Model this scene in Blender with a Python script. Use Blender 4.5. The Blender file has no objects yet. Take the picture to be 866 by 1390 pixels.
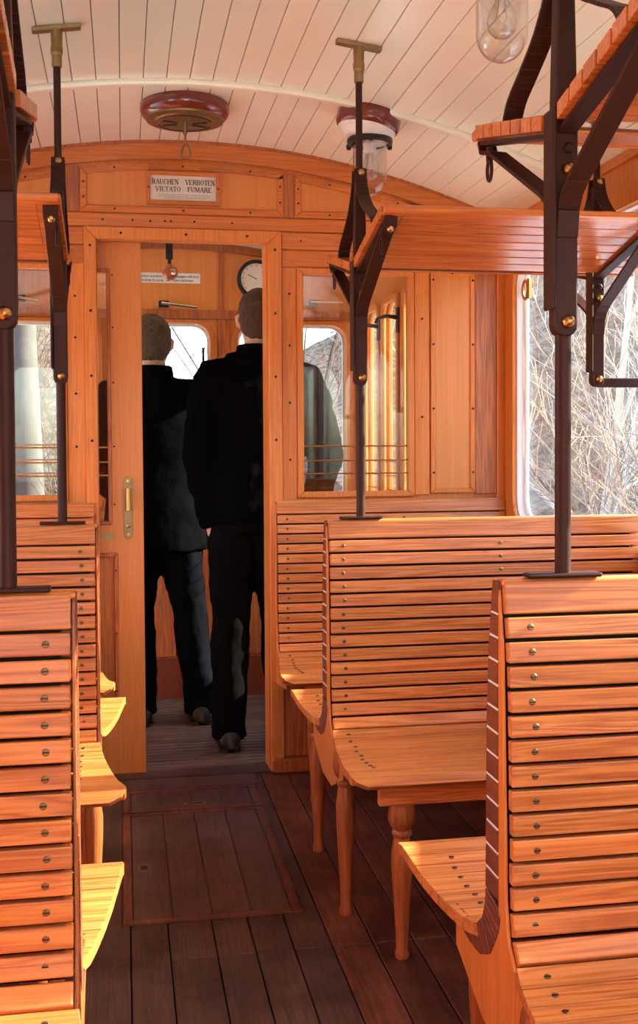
import bpy, math, random
from mathutils import Vector, Matrix
random.seed(7)
PI = math.pi
S = bpy.context.scene
COL = S.collection

# ------------------------------------------------------------------ mesh builder
class MB:
    def __init__(s): s.v = []; s.f = []; s.smooth = False
    def add(s, vs, fs):
        n = len(s.v); s.v += [tuple(v) for v in vs]; s.f += [tuple(i + n for i in f) for f in fs]; return s
    def box(s, x0, x1, y0, y1, z0, z1):
        return s.add([(x0,y0,z0),(x1,y0,z0),(x1,y1,z0),(x0,y1,z0),(x0,y0,z1),(x1,y0,z1),(x1,y1,z1),(x0,y1,z1)],
                     [(0,3,2,1),(4,5,6,7),(0,1,5,4),(1,2,6,5),(2,3,7,6),(3,0,4,7)])
    def hexa(s, p):            # 8 points, same order as box
        return s.add(p, [(0,3,2,1),(4,5,6,7),(0,1,5,4),(1,2,6,5),(2,3,7,6),(3,0,4,7)])
    def prism_x(s, pts, x0, x1):   # polygon of (y,z) extruded along x
        n = len(pts)
        vs = [(x0,a,b) for a,b in pts] + [(x1,a,b) for a,b in pts]
        fs = [tuple(range(n))[::-1], tuple(range(n, 2*n))] + [(i,(i+1)%n,(i+1)%n+n,i+n) for i in range(n)]
        return s.add(vs, fs)
    def prism_y(s, pts, y0, y1):   # polygon of (x,z) extruded along y
        n = len(pts)
        vs = [(a,y0,b) for a,b in pts] + [(a,y1,b) for a,b in pts]
        fs = [tuple(range(n)), tuple(range(n, 2*n))[::-1]] + [(i,i+n,(i+1)%n+n,(i+1)%n) for i in range(n)]
        return s.add(vs, fs)
    def tube(s, path, r, n=10, caps=True, squash=None):
        path = [Vector(p) for p in path]; m = len(path)
        rs = r if isinstance(r, (list, tuple)) else [r]*m
        rings = []; ref = None
        for i, p in enumerate(path):
            d = (path[min(i+1, m-1)] - path[max(i-1, 0)]).normalized()
            if ref is None: ref = Vector((0,0,1)) if abs(d.z) < .9 else Vector((1,0,0))
            u = (ref - d*ref.dot(d)).normalized(); w = d.cross(u); ref = u
            rings.append([p + (u*math.cos(2*PI*k/n) + w*math.sin(2*PI*k/n))*rs[i] for k in range(n)])
        vs = [v for g in rings for v in g]; fs = []
        for i in range(m-1):
            for k in range(n):
                a = i*n + k; b = i*n + (k+1) % n; fs.append((a, b, b+n, a+n))
        if caps: fs += [tuple(range(n))[::-1], tuple(range((m-1)*n, m*n))]
        return s.add(vs, fs)
    def lathe(s, prof, c=(0,0,0), n=24, axis='z', rot=None):   # prof (r, h)
        vs = []; fs = []; m = len(prof); c = Vector(c)
        for r, h in prof:
            for k in range(n):
                a = 2*PI*k/n; x, y = r*math.cos(a), r*math.sin(a)
                v = Vector((x, y, h)) if axis == 'z' else (Vector((x, h, y)) if axis == 'y' else Vector((h, x, y)))
                if rot: v = rot @ v
                vs.append(c + v)
        for i in range(m-1):
            for k in range(n):
                a = i*n+k; b = i*n+(k+1) % n; fs.append((a, b, b+n, a+n))
        fs += [tuple(range(n))[::-1], tuple(range((m-1)*n, m*n))]
        return s.add(vs, fs)
    def strip(s, path, x0, x1, t):     # flat bar in the yz plane: path of (y,z), width x0..x1, thickness t
        n = len(path); A = []; B = []
        for i in range(n):
            a = Vector(path[max(i-1,0)]); b = Vector(path[min(i+1,n-1)]); d = (b-a).normalized(); q = Vector((-d.y, d.x))*t/2
            p = Vector(path[i]); A.append(p+q); B.append(p-q)
        for i in range(n-1):
            pts = [A[i], A[i+1], B[i+1], B[i]]
            s.prism_x([(p.x, p.y) for p in pts], x0, x1)
        return s
    def build(s, name, mat=None, parent=None, smooth=False, bevel=0, seg=1):
        me = bpy.data.meshes.new(name); me.from_pydata(s.v, [], s.f); me.validate(); 
        import bmesh
        bm = bmesh.new(); bm.from_mesh(me); bmesh.ops.recalc_face_normals(bm, faces=bm.faces); bm.to_mesh(me); bm.free()
        if smooth:
            me.polygons.foreach_set('use_smooth', [True]*len(me.polygons))
            try: me.set_sharp_from_angle(angle=R(40))
            except Exception: pass
        o = bpy.data.objects.new(name, me); COL.objects.link(o)
        if mat: me.materials.append(mat)
        if parent: o.parent = parent
        if bevel:
            b = o.modifiers.new('b', 'BEVEL'); b.width = bevel; b.segments = seg; b.limit_method = 'ANGLE'; b.angle_limit = R(35)
        return o
_SC = {}
def bolt_objs(name, items, mat, parent, key, prof, n=8):
    """each screw head is a part of its own; all share one mesh (axis +z); items: (location, normal)"""
    if key not in _SC:
        b_ = MB().lathe(prof, n=n); nf = len(b_.f); r_ = prof[1][0]
        h_ = prof[-1][1]; b_.box(-r_*.9, r_*.9, -r_*.13, r_*.13, h_-.0006, h_+.0009)
        o = b_.build(name, mat, smooth=False); o.data.materials.append(GAPMAT)
        for k in range(nf, len(o.data.polygons)): o.data.polygons[k].material_index = 1
        _SC[key] = o.data; bpy.data.objects.remove(o)
    for loc, nrm in items:
        o = bpy.data.objects.new(name, _SC[key]); COL.objects.link(o); o.parent = parent
        o.matrix_basis = Matrix.Translation(loc) @ Vector((0,0,1)).rotation_difference(Vector(nrm)).to_matrix().to_4x4()
def R(d): return math.radians(d)
def tag(o, label=None, cat=None, group=None, kind=None):
    if label: o['label'] = label
    if cat: o['category'] = cat
    if group: o['group'] = group
    if kind: o['kind'] = kind
    return o
def empty(name, label, cat, loc=(0,0,0), group=None):
    o = bpy.data.objects.new(name, None); COL.objects.link(o); o.location = loc; o.empty_display_size = .05
    return tag(o, label, cat, group)
def sempty(name, loc=(0,0,0)):
    o = bpy.data.objects.new(name, None); COL.objects.link(o); o.location = loc; o['kind'] = 'structure'; o.empty_display_size = .05
    return o
def keep(parent):   # children were built in world coordinates
    for c in parent.children:
        c.matrix_parent_inverse = Matrix.Translation(-Vector(parent.location))

# ------------------------------------------------------------------ materials
def matte(m):
    m.node_tree.nodes['Principled BSDF'].inputs['Specular IOR Level'].default_value = .0; return m
def new_mat(name):
    m = bpy.data.materials.new(name); m.use_nodes = True; nt = m.node_tree
    return m, nt, nt.nodes['Principled BSDF']
def plain(name, col, rough=.5, metal=0, noise=.0, nscale=20, coat=0, bump=0):
    m, nt, b = new_mat(name)
    b.inputs['Roughness'].default_value = rough; b.inputs['Metallic'].default_value = metal
    if coat: b.inputs['Coat Weight'].default_value = coat; b.inputs['Coat Roughness'].default_value = .15
    tc = nt.nodes.new('ShaderNodeTexCoord'); n = nt.nodes.new('ShaderNodeTexNoise'); n.inputs['Scale'].default_value = nscale
    n.inputs['Detail'].default_value = 6
    nt.links.new(tc.outputs['Object'], n.inputs['Vector'])
    mx = nt.nodes.new('ShaderNodeMix'); mx.data_type = 'RGBA'
    mx.inputs['A'].default_value = (*[c*(1-noise) for c in col], 1); mx.inputs['B'].default_value = (*[min(1, c*(1+noise)) for c in col], 1)
    nt.links.new(n.outputs['Fac'], mx.inputs['Factor']); nt.links.new(mx.outputs['Result'], b.inputs['Base Color'])
    if bump:
        bp = nt.nodes.new('ShaderNodeBump'); bp.inputs['Strength'].default_value = bump; bp.inputs['Distance'].default_value = .01
        nt.links.new(n.outputs['Fac'], bp.inputs['Height']); nt.links.new(bp.outputs['Normal'], b.inputs['Normal'])
    return m
def wood(name, axis, c0, c1, rough=.32, island=.25, fine=1.0, coat=.05, wear=0.0):
    """varnished wood, grain along axis; each board its own tone"""
    m, nt, b = new_mat(name); N = nt.nodes; L = nt.links
    tc = N.new('ShaderNodeTexCoord'); geo = N.new('ShaderNodeNewGeometry')
    off = N.new('ShaderNodeVectorMath'); off.operation = 'MULTIPLY_ADD'
    comb = N.new('ShaderNodeCombineXYZ')
    for i in range(3): L.new(geo.outputs['Random Per Island'], comb.inputs[i])
    L.new(comb.outputs[0], off.inputs[0]); off.inputs[1].default_value = (37.3, 51.7, 23.9); L.new(tc.outputs['Object'], off.inputs[2])
    mp = N.new('ShaderNodeMapping'); sc = [26*fine]*3; sc[axis] = 1.1*fine; mp.inputs['Scale'].default_value = sc
    L.new(off.outputs[0], mp.inputs['Vector'])
    n1 = N.new('ShaderNodeTexNoise'); n1.inputs['Scale'].default_value = 1.0; n1.inputs['Detail'].default_value = 3; n1.inputs['Distortion'].default_value = .6
    L.new(mp.outputs[0], n1.inputs['Vector'])
    # ring bands out of the stretched noise
    mt = N.new('ShaderNodeMath'); mt.operation = 'MULTIPLY'; mt.inputs[1].default_value = 9; L.new(n1.outputs['Fac'], mt.inputs[0])
    fr = N.new('ShaderNodeMath'); fr.operation = 'PINGPONG'; fr.inputs[1].default_value = .5; L.new(mt.outputs[0], fr.inputs[0])
    mp2 = N.new('ShaderNodeMapping'); sc2 = [260*fine]*3; sc2[axis] = 7*fine; mp2.inputs['Scale'].default_value = sc2
    L.new(off.outputs[0], mp2.inputs['Vector'])
    n2 = N.new('ShaderNodeTexNoise'); n2.inputs['Scale'].default_value = 1; n2.inputs['Detail'].default_value = 2; L.new(mp2.outputs[0], n2.inputs['Vector'])
    a = N.new('ShaderNodeMath'); a.operation = 'MULTIPLY_ADD'; L.new(fr.outputs[0], a.inputs[0]); a.inputs[1].default_value = 1.0
    a2 = N.new('ShaderNodeMath'); a2.operation = 'MULTIPLY'; L.new(n2.outputs['Fac'], a2.inputs[0]); a2.inputs[1].default_value = .7
    L.new(a2.outputs[0], a.inputs[2])
    cr = N.new('ShaderNodeValToRGB'); cr.color_ramp.elements[0].position = .2; cr.color_ramp.elements[1].position = .85
    cr.color_ramp.elements[0].color = (*c1, 1); cr.color_ramp.elements[1].color = (*c0, 1); L.new(a.outputs[0], cr.inputs[0])
    hs = N.new('ShaderNodeHueSaturation'); L.new(cr.outputs[0], hs.inputs['Color'])
    mr = N.new('ShaderNodeMapRange'); mr.inputs['To Min'].default_value = 1-island; mr.inputs['To Max'].default_value = 1+island*.7
    L.new(geo.outputs['Random Per Island'], mr.inputs['Value']); L.new(mr.outputs[0], hs.inputs['Value'])
    out = hs.outputs[0]
    if wear:
        nw = N.new('ShaderNodeTexNoise'); nw.inputs['Scale'].default_value = 5; nw.inputs['Detail'].default_value = 8; nw.inputs['Roughness'].default_value = .7
        L.new(tc.outputs['Object'], nw.inputs['Vector'])
        rr = N.new('ShaderNodeValToRGB'); rr.color_ramp.elements[0].position = .42; rr.color_ramp.elements[1].position = .62; L.new(nw.outputs['Fac'], rr.inputs[0])
        mx = N.new('ShaderNodeMix'); mx.data_type = 'RGBA'; mx.blend_type = 'MULTIPLY'; mx.inputs['B'].default_value = (wear, wear*.85, wear*.75, 1)
        L.new(rr.outputs[0], mx.inputs['Factor']); L.new(out, mx.inputs['A']); out = mx.outputs['Result']
    L.new(out, b.inputs['Base Color']); b.inputs['Specular IOR Level'].default_value = .35
    b.inputs['Roughness'].default_value = rough; b.inputs['Coat Weight'].default_value = coat; b.inputs['Coat Roughness'].default_value = .12
    bp = N.new('ShaderNodeBump'); bp.inputs['Strength'].default_value = .25; bp.inputs['Distance'].default_value = .002
    L.new(a.outputs[0], bp.inputs['Height']); L.new(bp.outputs['Normal'], b.inputs['Normal'])
    return m
OR0 = (.68, .225, .055); OR1 = (.42, .11, .03)
W_seat = wood('varnished oak slats', 0, OR0, (.38,.09,.02), island=.18)
W_z = wood('varnished pine upright', 2, (.66,.21,.04), (.52,.14,.024), island=.14)
W_x = wood('varnished pine rail', 0, (.62,.185,.038), (.46,.115,.021), island=.14)
W_pale = wood('pale door pine', 2, (.70,.24,.05), (.63,.20,.038), island=.05)
W_panel = wood('plywood panel', 2, (.70,.25,.058), (.63,.21,.045), island=.06, fine=.35)
W_end = wood('dark slat ends', 1, (.20,.045,.014), (.13,.028,.010), rough=.45, island=.2, coat=.1)
W_rack = wood('rack slats', 0, (.64,.19,.045), (.42,.10,.022), rough=.22, island=.12, coat=.6)
W_dark = wood('red brown post', 2, (.50,.15,.04), (.24,.058,.018), island=.2)
W_leg = wood('turned leg wood', 2, (.42,.11,.028), (.24,.055,.015), island=.15)
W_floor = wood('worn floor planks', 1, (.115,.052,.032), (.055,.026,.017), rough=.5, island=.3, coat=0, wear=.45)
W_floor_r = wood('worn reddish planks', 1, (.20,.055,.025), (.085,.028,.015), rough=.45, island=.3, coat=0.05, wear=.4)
W_hatch = wood('hatch planks', 1, (.13,.062,.042), (.075,.037,.026), rough=.5, island=.15, coat=0, wear=.6)
W_platform = wood('platform floor slats', 0, (.14,.085,.055), (.07,.04,.026), rough=.5, island=.25, coat=0, wear=.6)
IRON = plain('brown painted iron', (.042,.013,.008), .45, 0, .25, 60)
BRASS = plain('brass', (.52,.30,.10), .3, 1, .3, 30)
BRASS_OLD = plain('aged brass', (.30,.20,.09), .42, .9, .4, 40)
SCREW = plain('bronze screw', (.20,.11,.045), .45, .8, .4, 200)
CREAM = plain('cream gloss paint', (.88,.86,.66), .22, 0, .03, 6, coat=.5, bump=.04)
GAPMAT = plain('dark backing and gap shade', (.02,.012,.008), .9)  # near-black for backings and slots; stands for shade behind bench slats
REDPAINT = plain('oxblood paint', (.17,.025,.015), .2, 0, .15, 10, coat=.5)
IRON.node_tree.nodes['Principled BSDF'].inputs['Specular IOR Level'].default_value = .18
WHITE = plain('white enamel', (.8,.76,.7), .3, 0, .05)
PAPER = plain('sign paper', (.78,.70,.58), .6, 0, .04)
INK = plain('sign ink', (.03,.025,.02), .6)
CHROME = plain('worn chrome', (.6,.57,.52), .22, 1, .1)
BLACKMETAL = plain('black metal', (.02,.017,.015), .4, .4, .2)
SLIT_LIGHT = plain('pale light slit', (.85,.80,.70), .35)  # pale colour stands for light coming through the slat gaps
REVEAL = plain('sunlit white window reveal', (.85,.86,.88), .4)  # white stands for sun and snow glare on the window jambs
def glass_mat(name, tint=(.97,.98,.97), p=5, base=.04):
    m = bpy.data.materials.new(name); m.use_nodes = True; nt = m.node_tree; nt.nodes.clear()
    o = nt.nodes.new('ShaderNodeOutputMaterial'); t = nt.nodes.new('ShaderNodeBsdfTransparent'); t.inputs[0].default_value = (*tint, 1)
    g = nt.nodes.new('ShaderNodeBsdfGlossy'); g.inputs['Roughness'].default_value = .02
    lw = nt.nodes.new('ShaderNodeLayerWeight'); lw.inputs[0].default_value = .5; mx = nt.nodes.new('ShaderNodeMixShader')
    pw = nt.nodes.new('ShaderNodeMath'); pw.operation = 'POWER'; pw.inputs[1].default_value = p; nt.links.new(lw.outputs['Facing'], pw.inputs[0])
    fr = nt.nodes.new('ShaderNodeMath'); fr.operation = 'MULTIPLY_ADD'; fr.inputs[1].default_value = .95; fr.inputs[2].default_value = base; nt.links.new(pw.outputs[0], fr.inputs[0])
    nt.links.new(fr.outputs[0], mx.inputs[0]); nt.links.new(t.outputs[0], mx.inputs[1]); nt.links.new(g.outputs[0], mx.inputs[2])
    nt.links.new(mx.outputs[0], o.inputs[0]); return m
GLASS = glass_mat('window glass')
BULBGLASS = glass_mat('lamp glass', tint=(.90,.89,.87), p=2.4, base=.07)

# ------------------------------------------------------------------ car dimensions
XC = .23; XR = 1.375; XL = -.915; RC = 2.7; ZC = 2.195
YB = 3.85                      # bulkhead
Y0 = -1.3                      # end of what is modelled behind the camera
YF = 5.05                      # front wall of the platform
def zceil(x, top=ZC): return top - (x-XC)**2/(2*RC)

def frame_y(mb, x0, x1, z0, z1, w, y0, y1, sides='LRTB'):   # mitred moulding on a wall facing -y
    if 'L' in sides: mb.prism_y([(x0,z0),(x0+w,z0+w),(x0+w,z1-w),(x0,z1)], y0, y1)
    if 'R' in sides: mb.prism_y([(x1,z0),(x1,z1),(x1-w,z1-w),(x1-w,z0+w)], y0, y1)
    if 'T' in sides: mb.prism_y([(x0,z1),(x0+w,z1-w),(x1-w,z1-w),(x1,z1)], y0, y1)
    if 'B' in sides: mb.prism_y([(x0,z0),(x1,z0),(x1-w,z0+w),(x0+w,z0+w)], y0, y1)
    return mb
def screws_y(par, pts, y, r=.004):
    bolt_objs('screw', [((x, y, z), (0,-1,0)) for x, z in pts], BLACKMETAL, par, 'sy%.4f' % r, [(r,-.001),(r,0),(r*.9,.0012),(r*.4,.002)])
def rrect(x0, x1, z0, z1, r, n=6):
    pts = []
    for cx, cz, a0 in ((x1-r, z1-r, 0), (x0+r, z1-r, 90), (x0+r, z0+r, 180), (x1-r, z0+r, 270)):
        for k in range(n+1):
            a = R(a0 + 90*k/n); pts.append((cx + r*math.cos(a), cz + r*math.sin(a)))
    return pts
def sheet(name, outline, holes, thick, mat, plane='y', at=0, parent=None, bevel=0):
    """flat wall with holes: filled 2D curve turned into a mesh; spans at..at+thick"""
    cu = bpy.data.curves.new(name, 'CURVE'); cu.dimensions = '2D'; cu.fill_mode = 'BOTH'; cu.extrude = thick/2
    for pts in [outline] + holes:
        sp = cu.splines.new('POLY'); sp.points.add(len(pts)-1); sp.use_cyclic_u = True
        for i, p in enumerate(pts): sp.points[i].co = (p[0], p[1], 0, 1)
    t = bpy.data.objects.new('tmp', cu); COL.objects.link(t)
    me = bpy.data.meshes.new_from_object(t.evaluated_get(bpy.context.evaluated_depsgraph_get()))
    bpy.data.objects.remove(t); bpy.data.curves.remove(cu)
    for v in me.vertices:
        a, b, c = v.co
        v.co = (a, at + thick/2 + c, b) if plane == 'y' else (at + thick/2 + c, a, b)
    me.name = name
    import bmesh
    bm = bmesh.new(); bm.from_mesh(me); bmesh.ops.remove_doubles(bm, verts=bm.verts, dist=1e-5); bmesh.ops.recalc_face_normals(bm, faces=bm.faces); bm.to_mesh(me); bm.free()
    me.materials.clear(); me.materials.append(mat)
    o = bpy.data.objects.new(name, me); COL.objects.link(o)
    if parent: o.parent = parent
    if bevel:
        bv = o.modifiers.new('b', 'BEVEL'); bv.width = bevel; bv.segments = 1; bv.limit_method = 'ANGLE'; bv.angle_limit = R(40)
    return o
def ring(name, outer, inner, thick, mat, plane='y', at=0, parent=None, bevel=.002):
    return sheet(name, outer, [inner], thick, mat, plane, at, parent, bevel)

# ------------------------------------------------------------------ ceiling
mb = MB(); bw = .0655
nb = 18
th0 = 0
for k in range(-nb, nb+1):
    x0 = XC + .035 + k*bw; x1 = x0 + bw - .0020
    if x0 < XL-.02 or x1 > XR+.03: continue
    for (ya, yb) in ((Y0, YB),):
        mb.hexa([(x0,ya,zceil(x0)),(x1,ya,zceil(x1)),(x1,yb,zceil(x1)),(x0,yb,zceil(x0)),
                 (x0,ya,zceil(x0)+.012),(x1,ya,zceil(x1)+.012),(x1,yb,zceil(x1)+.012),(x0,yb,zceil(x0)+.012)])
ceiling = mb.build('ceiling', CREAM, bevel=.0012); tag(ceiling, kind='structure')
mb = MB()
xs = [XL-.06 + (XR-XL+.12)*i/24 for i in range(25)]
for a, b in zip(xs, xs[1:]):
    mb.hexa([(a,Y0,zceil(a)+.011),(b,Y0,zceil(b)+.011),(b,YB+.05,zceil(b)+.011),(a,YB+.05,zceil(a)+.011),
             (a,Y0,zceil(a)+.04),(b,Y0,zceil(b)+.04),(b,YB+.05,zceil(b)+.04),(a,YB+.05,zceil(a)+.04)])
mb.build('roof_lining', GAPMAT, ceiling)
def arch_beam(y, w, h, mat, parent, x0=XL, x1=XR, name='arched_beam'):
    m = MB(); xs = [x0 + (x1-x0)*i/30 for i in range(31)]
    for a, b in zip(xs, xs[1:]):
        m.hexa([(a,y-w/2,zceil(a)-h),(b,y-w/2,zceil(b)-h),(b,y+w/2,zceil(b)-h),(a,y+w/2,zceil(a)-h),
                (a,y-w/2,zceil(a)+.004),(b,y-w/2,zceil(b)+.004),(b,y+w/2,zceil(b)+.004),(a,y+w/2,zceil(a)+.004)])
    import bmesh
    o = m.build(name, mat, parent)
    bm = bmesh.new(); bm.from_mesh(o.data); bmesh.ops.remove_doubles(bm, verts=bm.verts, dist=1e-5)
    dead = [f for f in bm.faces if len(f.verts) == 4 and all(abs(v.co.x - f.verts[0].co.x) < 1e-6 for v in f.verts) and XL+.01 < f.verts[0].co.x < XR-.01]
    bmesh.ops.delete(bm, geom=dead, context='FACES'); bm.to_mesh(o.data); bm.free()
    bv = o.modifiers.new('b', 'BEVEL'); bv.width = min(w, h)*.4; bv.segments = 3; bv.limit_method = 'ANGLE'; bv.angle_limit = R(40)
    return o
for y in (3.21, 1.95, .7, -.5): arch_beam(y, .032, .016, CREAM, ceiling)

# ------------------------------------------------------------------ bulkhead (wall_front)
zt = [(x, zceil(x)+.012) for x in [XR+.03 - (XR-XL+.06)*i/30 for i in range(31)]]
outline = [(XL-.03, 0)] + [(-.082, 0), (-.082, 1.853), (.503, 1.853), (.503, 0)] + [(XR+.03, 0)] + zt
PR = (.625, 1.008, .985, 1.752); PL = (-.62, -.205, .985, 1.752)
wall_front = sheet('wall_front', outline, [rrect(*PR, .004, 1), rrect(*PL, .004, 1)], .035, W_z, 'y', YB)
tag(wall_front, kind='structure')
# arched top band and panelling
def arc_band(mb, x0, x1, dz0, dz1, y0, y1, n=24):
    xs = [x0 + (x1-x0)*i/n for i in range(n+1)]
    pts = [(x, zceil(x)-dz1) for x in xs] + [(x, zceil(x)-dz0) for x in reversed(xs)]
    for i in range(n):
        a, b = xs[i], xs[i+1]
        mb.hexa([(a,y0,zceil(a)-dz1),(b,y0,zceil(b)-dz1),(b,y1,zceil(b)-dz1),(a,y1,zceil(a)-dz1),
                 (a,y0,zceil(a)-dz0),(b,y0,zceil(b)-dz0),(b,y1,zceil(b)-dz0),(a,y1,zceil(a)-dz0)])
def weld(o):
    import bmesh
    bm = bmesh.new(); bm.from_mesh(o.data); bmesh.ops.remove_doubles(bm, verts=bm.verts, dist=1e-5)
    seen = {}
    for f in bm.faces:
        k = frozenset(v.index for v in f.verts); seen.setdefault(k, []).append(f)
    dead = [f for fs in seen.values() if len(fs) > 1 for f in fs]
    bmesh.ops.delete(bm, geom=dead, context='FACES'); bm.to_mesh(o.data); bm.free(); return o
mb = MB(); arc_band(mb, XL, XR, .0, .062, YB-.012, YB)
weld(mb.build('arched_head_band', W_x, wall_front))
mb = MB(); arc_band(mb, XL, XR, .0, .008, YB-.020, YB-.012)
weld(mb.build('arched_edge_bead', W_dark, wall_front))
def top_panel(x0, x1, z0, dz, w=.024, name='top_panel'):
    z1 = lambda x: zceil(x) - dz
    m = MB(); n = 12; xs = [x0+(x1-x0)*i/n for i in range(n+1)]
    y0, y1 = YB-.011, YB
    m.prism_y([(x0,z0),(x1,z0),(x1-w,z0+w),(x0+w,z0+w)], y0, y1)
    m.prism_y([(x0,z0),(x0+w,z0+w),(x0+w,z1(x0+w)-w),(x0,z1(x0))], y0, y1)
    m.prism_y([(x1,z0),(x1,z1(x1)),(x1-w,z1(x1-w)-w),(x1-w,z0+w)], y0, y1)
    o = m.build('panel_moulding', W_x, wall_front, bevel=.003)
    m = MB()
    for a, b in zip(xs, xs[1:]):
        a2 = max(a, x0+w) if a == x0 else a; b2 = min(b, x1-w) if b == x1 else b
        m.prism_y([(a2, z1(a2)-w),(b2, z1(b2)-w),(b, z1(b)),(a, z1(a))], y0, y1)
    m.build('panel_moulding', W_x, wall_front)
    m = MB(); xs2 = [x0+w*.9+(x1-x0-1.8*w)*i/n for i in range(n+1)]
    m.prism_y([(x0+w*.9, z0+w*.9), (x1-w*.9, z0+w*.9)] + [(x, z1(x)-w*.9) for x in reversed(xs2)], YB-.003, YB)
    m.build('panel_board', W_panel, wall_front)
    nn = max(2, int((x1-x0)/.2))
    for i in range(nn):
        x = x0 + (x1-x0)*(i+.5)/nn; screws_y(wall_front, [(x, z0+w/2), (x, z1(x)-w/2)], y0)
    screws_y(wall_front, [(x0+w/2, z0+.05), (x1-w/2, z0+.05), (x0+w/2, z1(x0)-.05), (x1-w/2, z1(x1)-.05)], y0)
top_panel(-.135, .56, 1.945, .075)
top_panel(.60, 1.34, 1.945, .075)
top_panel(-.90, -.195, 1.945, .075)
mb = MB(); mb.box(.562, .598, YB-.007, YB, 1.945, 2.10); mb.box(-.193, -.137, YB-.007, YB, 1.945, 2.10)
mb.build('upright_fillet', W_dark, wall_front)
mb = MB()   # horizontal rail above the door, raised strips at pane head height
mb.box(XL, XR, YB-.010, YB, 1.897, 1.942)
mb.box(.552, XR, YB-.012, YB, 1.835, 1.893); mb.box(.552, XR, YB-.006, YB, 1.775, 1.833)
mb.box(XL, -.124, YB-.012, YB, 1.835, 1.893); mb.box(XL, -.124, YB-.006, YB, 1.775, 1.833)
mb.build('head_rail', W_x, wall_front, bevel=.002)
screws_y(wall_front, [(-.06,1.92),(.04,1.921),(.10,1.919),(.15,1.92),(.17,1.92),(.25,1.921),(.38,1.92)] + [(.62+.22*i, 1.865) for i in range(4)], YB-.011)
mb = MB()   # uprights either side of panes
mb.box(.552, .605, YB-.004, YB, 0, 1.773)
mb.box(1.030, 1.085, YB-.008, YB, .97, 1.773)
mb.box(-.185, -.124, YB-.004, YB, 0, 1.773)
mb.build('upright_board', W_z, wall_front, bevel=.002)
mb = MB(); mb.box(1.255, 1.335, YB-.014, YB, .97, 1.773); mb.build('dark_post', W_dark, wall_front, bevel=.003)
mb = MB(); mb.box(1.335, XR, YB-.02, YB, .3, 1.84); mb.build('corner_post', W_z, wall_front, bevel=.003)
mb = MB(); frame_y(mb, 1.090, 1.255, .975, 1.773, .018, YB-.012, YB); mb.build('panel_moulding', W_z, wall_front, bevel=.003)
mb = MB(); mb.box(1.106, 1.240, YB-.003, YB, .99, 1.758); mb.build('panel_board', W_panel, wall_front)
screws_y(wall_front, [(1.099, 1.05+.23*i) for i in range(4)] + [(1.246, 1.05+.23*i) for i in range(4)] + [(1.17, 1.764), (.578, 1.1), (.578,1.3),(.578,1.5),(.578,1.68),(-.155,1.15),(-.155,1.33),(-.155,1.52),(-.155,1.66),(1.057,1.25),(1.057,1.6)], YB-.012, .0045)
# under-seat boarding and plinth
mb = MB()
for i in range(8): mb.box(.552+.105*i, .552+.105*i+.10, YB-.012, YB, .05, .93)
for i in range(7): mb.box(XL+.105*i, XL+.105*i+.10, YB-.012, YB, .05, .93)
mb.build('lower_boards', W_dark, wall_front, bevel=.003)
mb = MB(); mb.box(.505, XR, YB-.045, YB, 0, .05); mb.box(XL, -.09, YB-.045, YB, 0, .05); mb.build('plinth', W_leg, wall_front, bevel=.006)
# door casing
casing = MB(); y0, y1 = YB-.022, YB+.0
casing.prism_y([(-.124, 0), (-.082, 0), (-.082, 1.853), (-.124, 1.895)], y0, y1)
casing.prism_y([(.503, 0), (.550, 0), (.550, 1.895), (.503, 1.853)], y0, y1)
casing.prism_y([(-.124, 1.895), (-.082, 1.853), (.503, 1.853), (.550, 1.895)], y0, y1)
trim1 = casing.build('trim_1', W_z, bevel=.003); tag(trim1, kind='structure')
screws_y(trim1, [(-.103, .95+.22*i) for i in range(5)] + [(.527, .95+.22*i) for i in range(5)] + [(0, 1.874), (.22, 1.874), (.43, 1.874)], y0, .005)
# lining of the opening and threshold
m = MB(); m.box(.497, .505, YB-.01, YB+.10, 0, 1.853); m.build('jamb_lining', W_z, trim1)
m = MB(); m.box(-.08, .50, YB-.03, YB+.06, -.001, .008); m.build('threshold', W_floor, trim1)

# panes in the bulkhead, with brass guard rods
def pane_window(name, P, doubled):
    w = sempty(name, (0, 0, 0)); x0, x1, z0, z1 = P
    f = MB(); frame_y(f, x0-.020, x1+.020, z0-.020, z1+.020, .022, YB-.014, YB+.002); f.build('pane_moulding', W_z, w, bevel=.003)
    g = MB(); g.box(x0-.002, x1+.002, YB+.014, YB+.018, z0-.002, z1+.002); g.build('pane', GLASS, w)
    for z in (1.147, 1.096, 1.050):
        MB().tube([(x0-.004, YB+.004, z), (x1+.004, YB+.004, z)], .0028, 8).build('guard_rod', BRASS, w, smooth=True)
        if doubled: MB().tube([(x0-.004, YB+.030, z+.010), (x1+.004, YB+.030, z+.010)], .0028, 8).build('guard_rod', BRASS, w, smooth=True)
    return w
pane_window('window_1', PR, False); pane_window('window_2', PL, True)

# ------------------------------------------------------------------ sliding door
door = sempty('door_1', (0, 0, 0))
dy0, dy1 = YB+.040, YB+.072
DX0, DX1 = -.198, .068
sheet('door_frame', [(DX0,.004),(DX1,.004),(DX1,1.88),(DX0,1.88)], [[(-.150,.885),(-.044,.885),(-.044,1.755),(-.150,1.755)], [(-.150,.235),(-.026,.235),(-.026,.775),(-.150,.775)]], .032, W_pale, 'y', dy0, door, .002)
m = MB(); frame_y(m, -.156, -.038, .878, 1.762, .014, dy0-.006, dy0+.012); frame_y(m, -.156, -.020, .228, .782, .016, dy0-.006, dy0+.012); m.build('panel_beading', W_dark, door, bevel=.003)
m = MB(); m.box(-.152, -.024, dy0+.014, dy0+.020, .233, .777); m.build('door_panel', W_z, door)
m = MB(); m.box(-.152, -.042, dy0+.014, dy0+.018, .883, 1.757); m.build('door_pane', GLASS, door)
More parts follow.
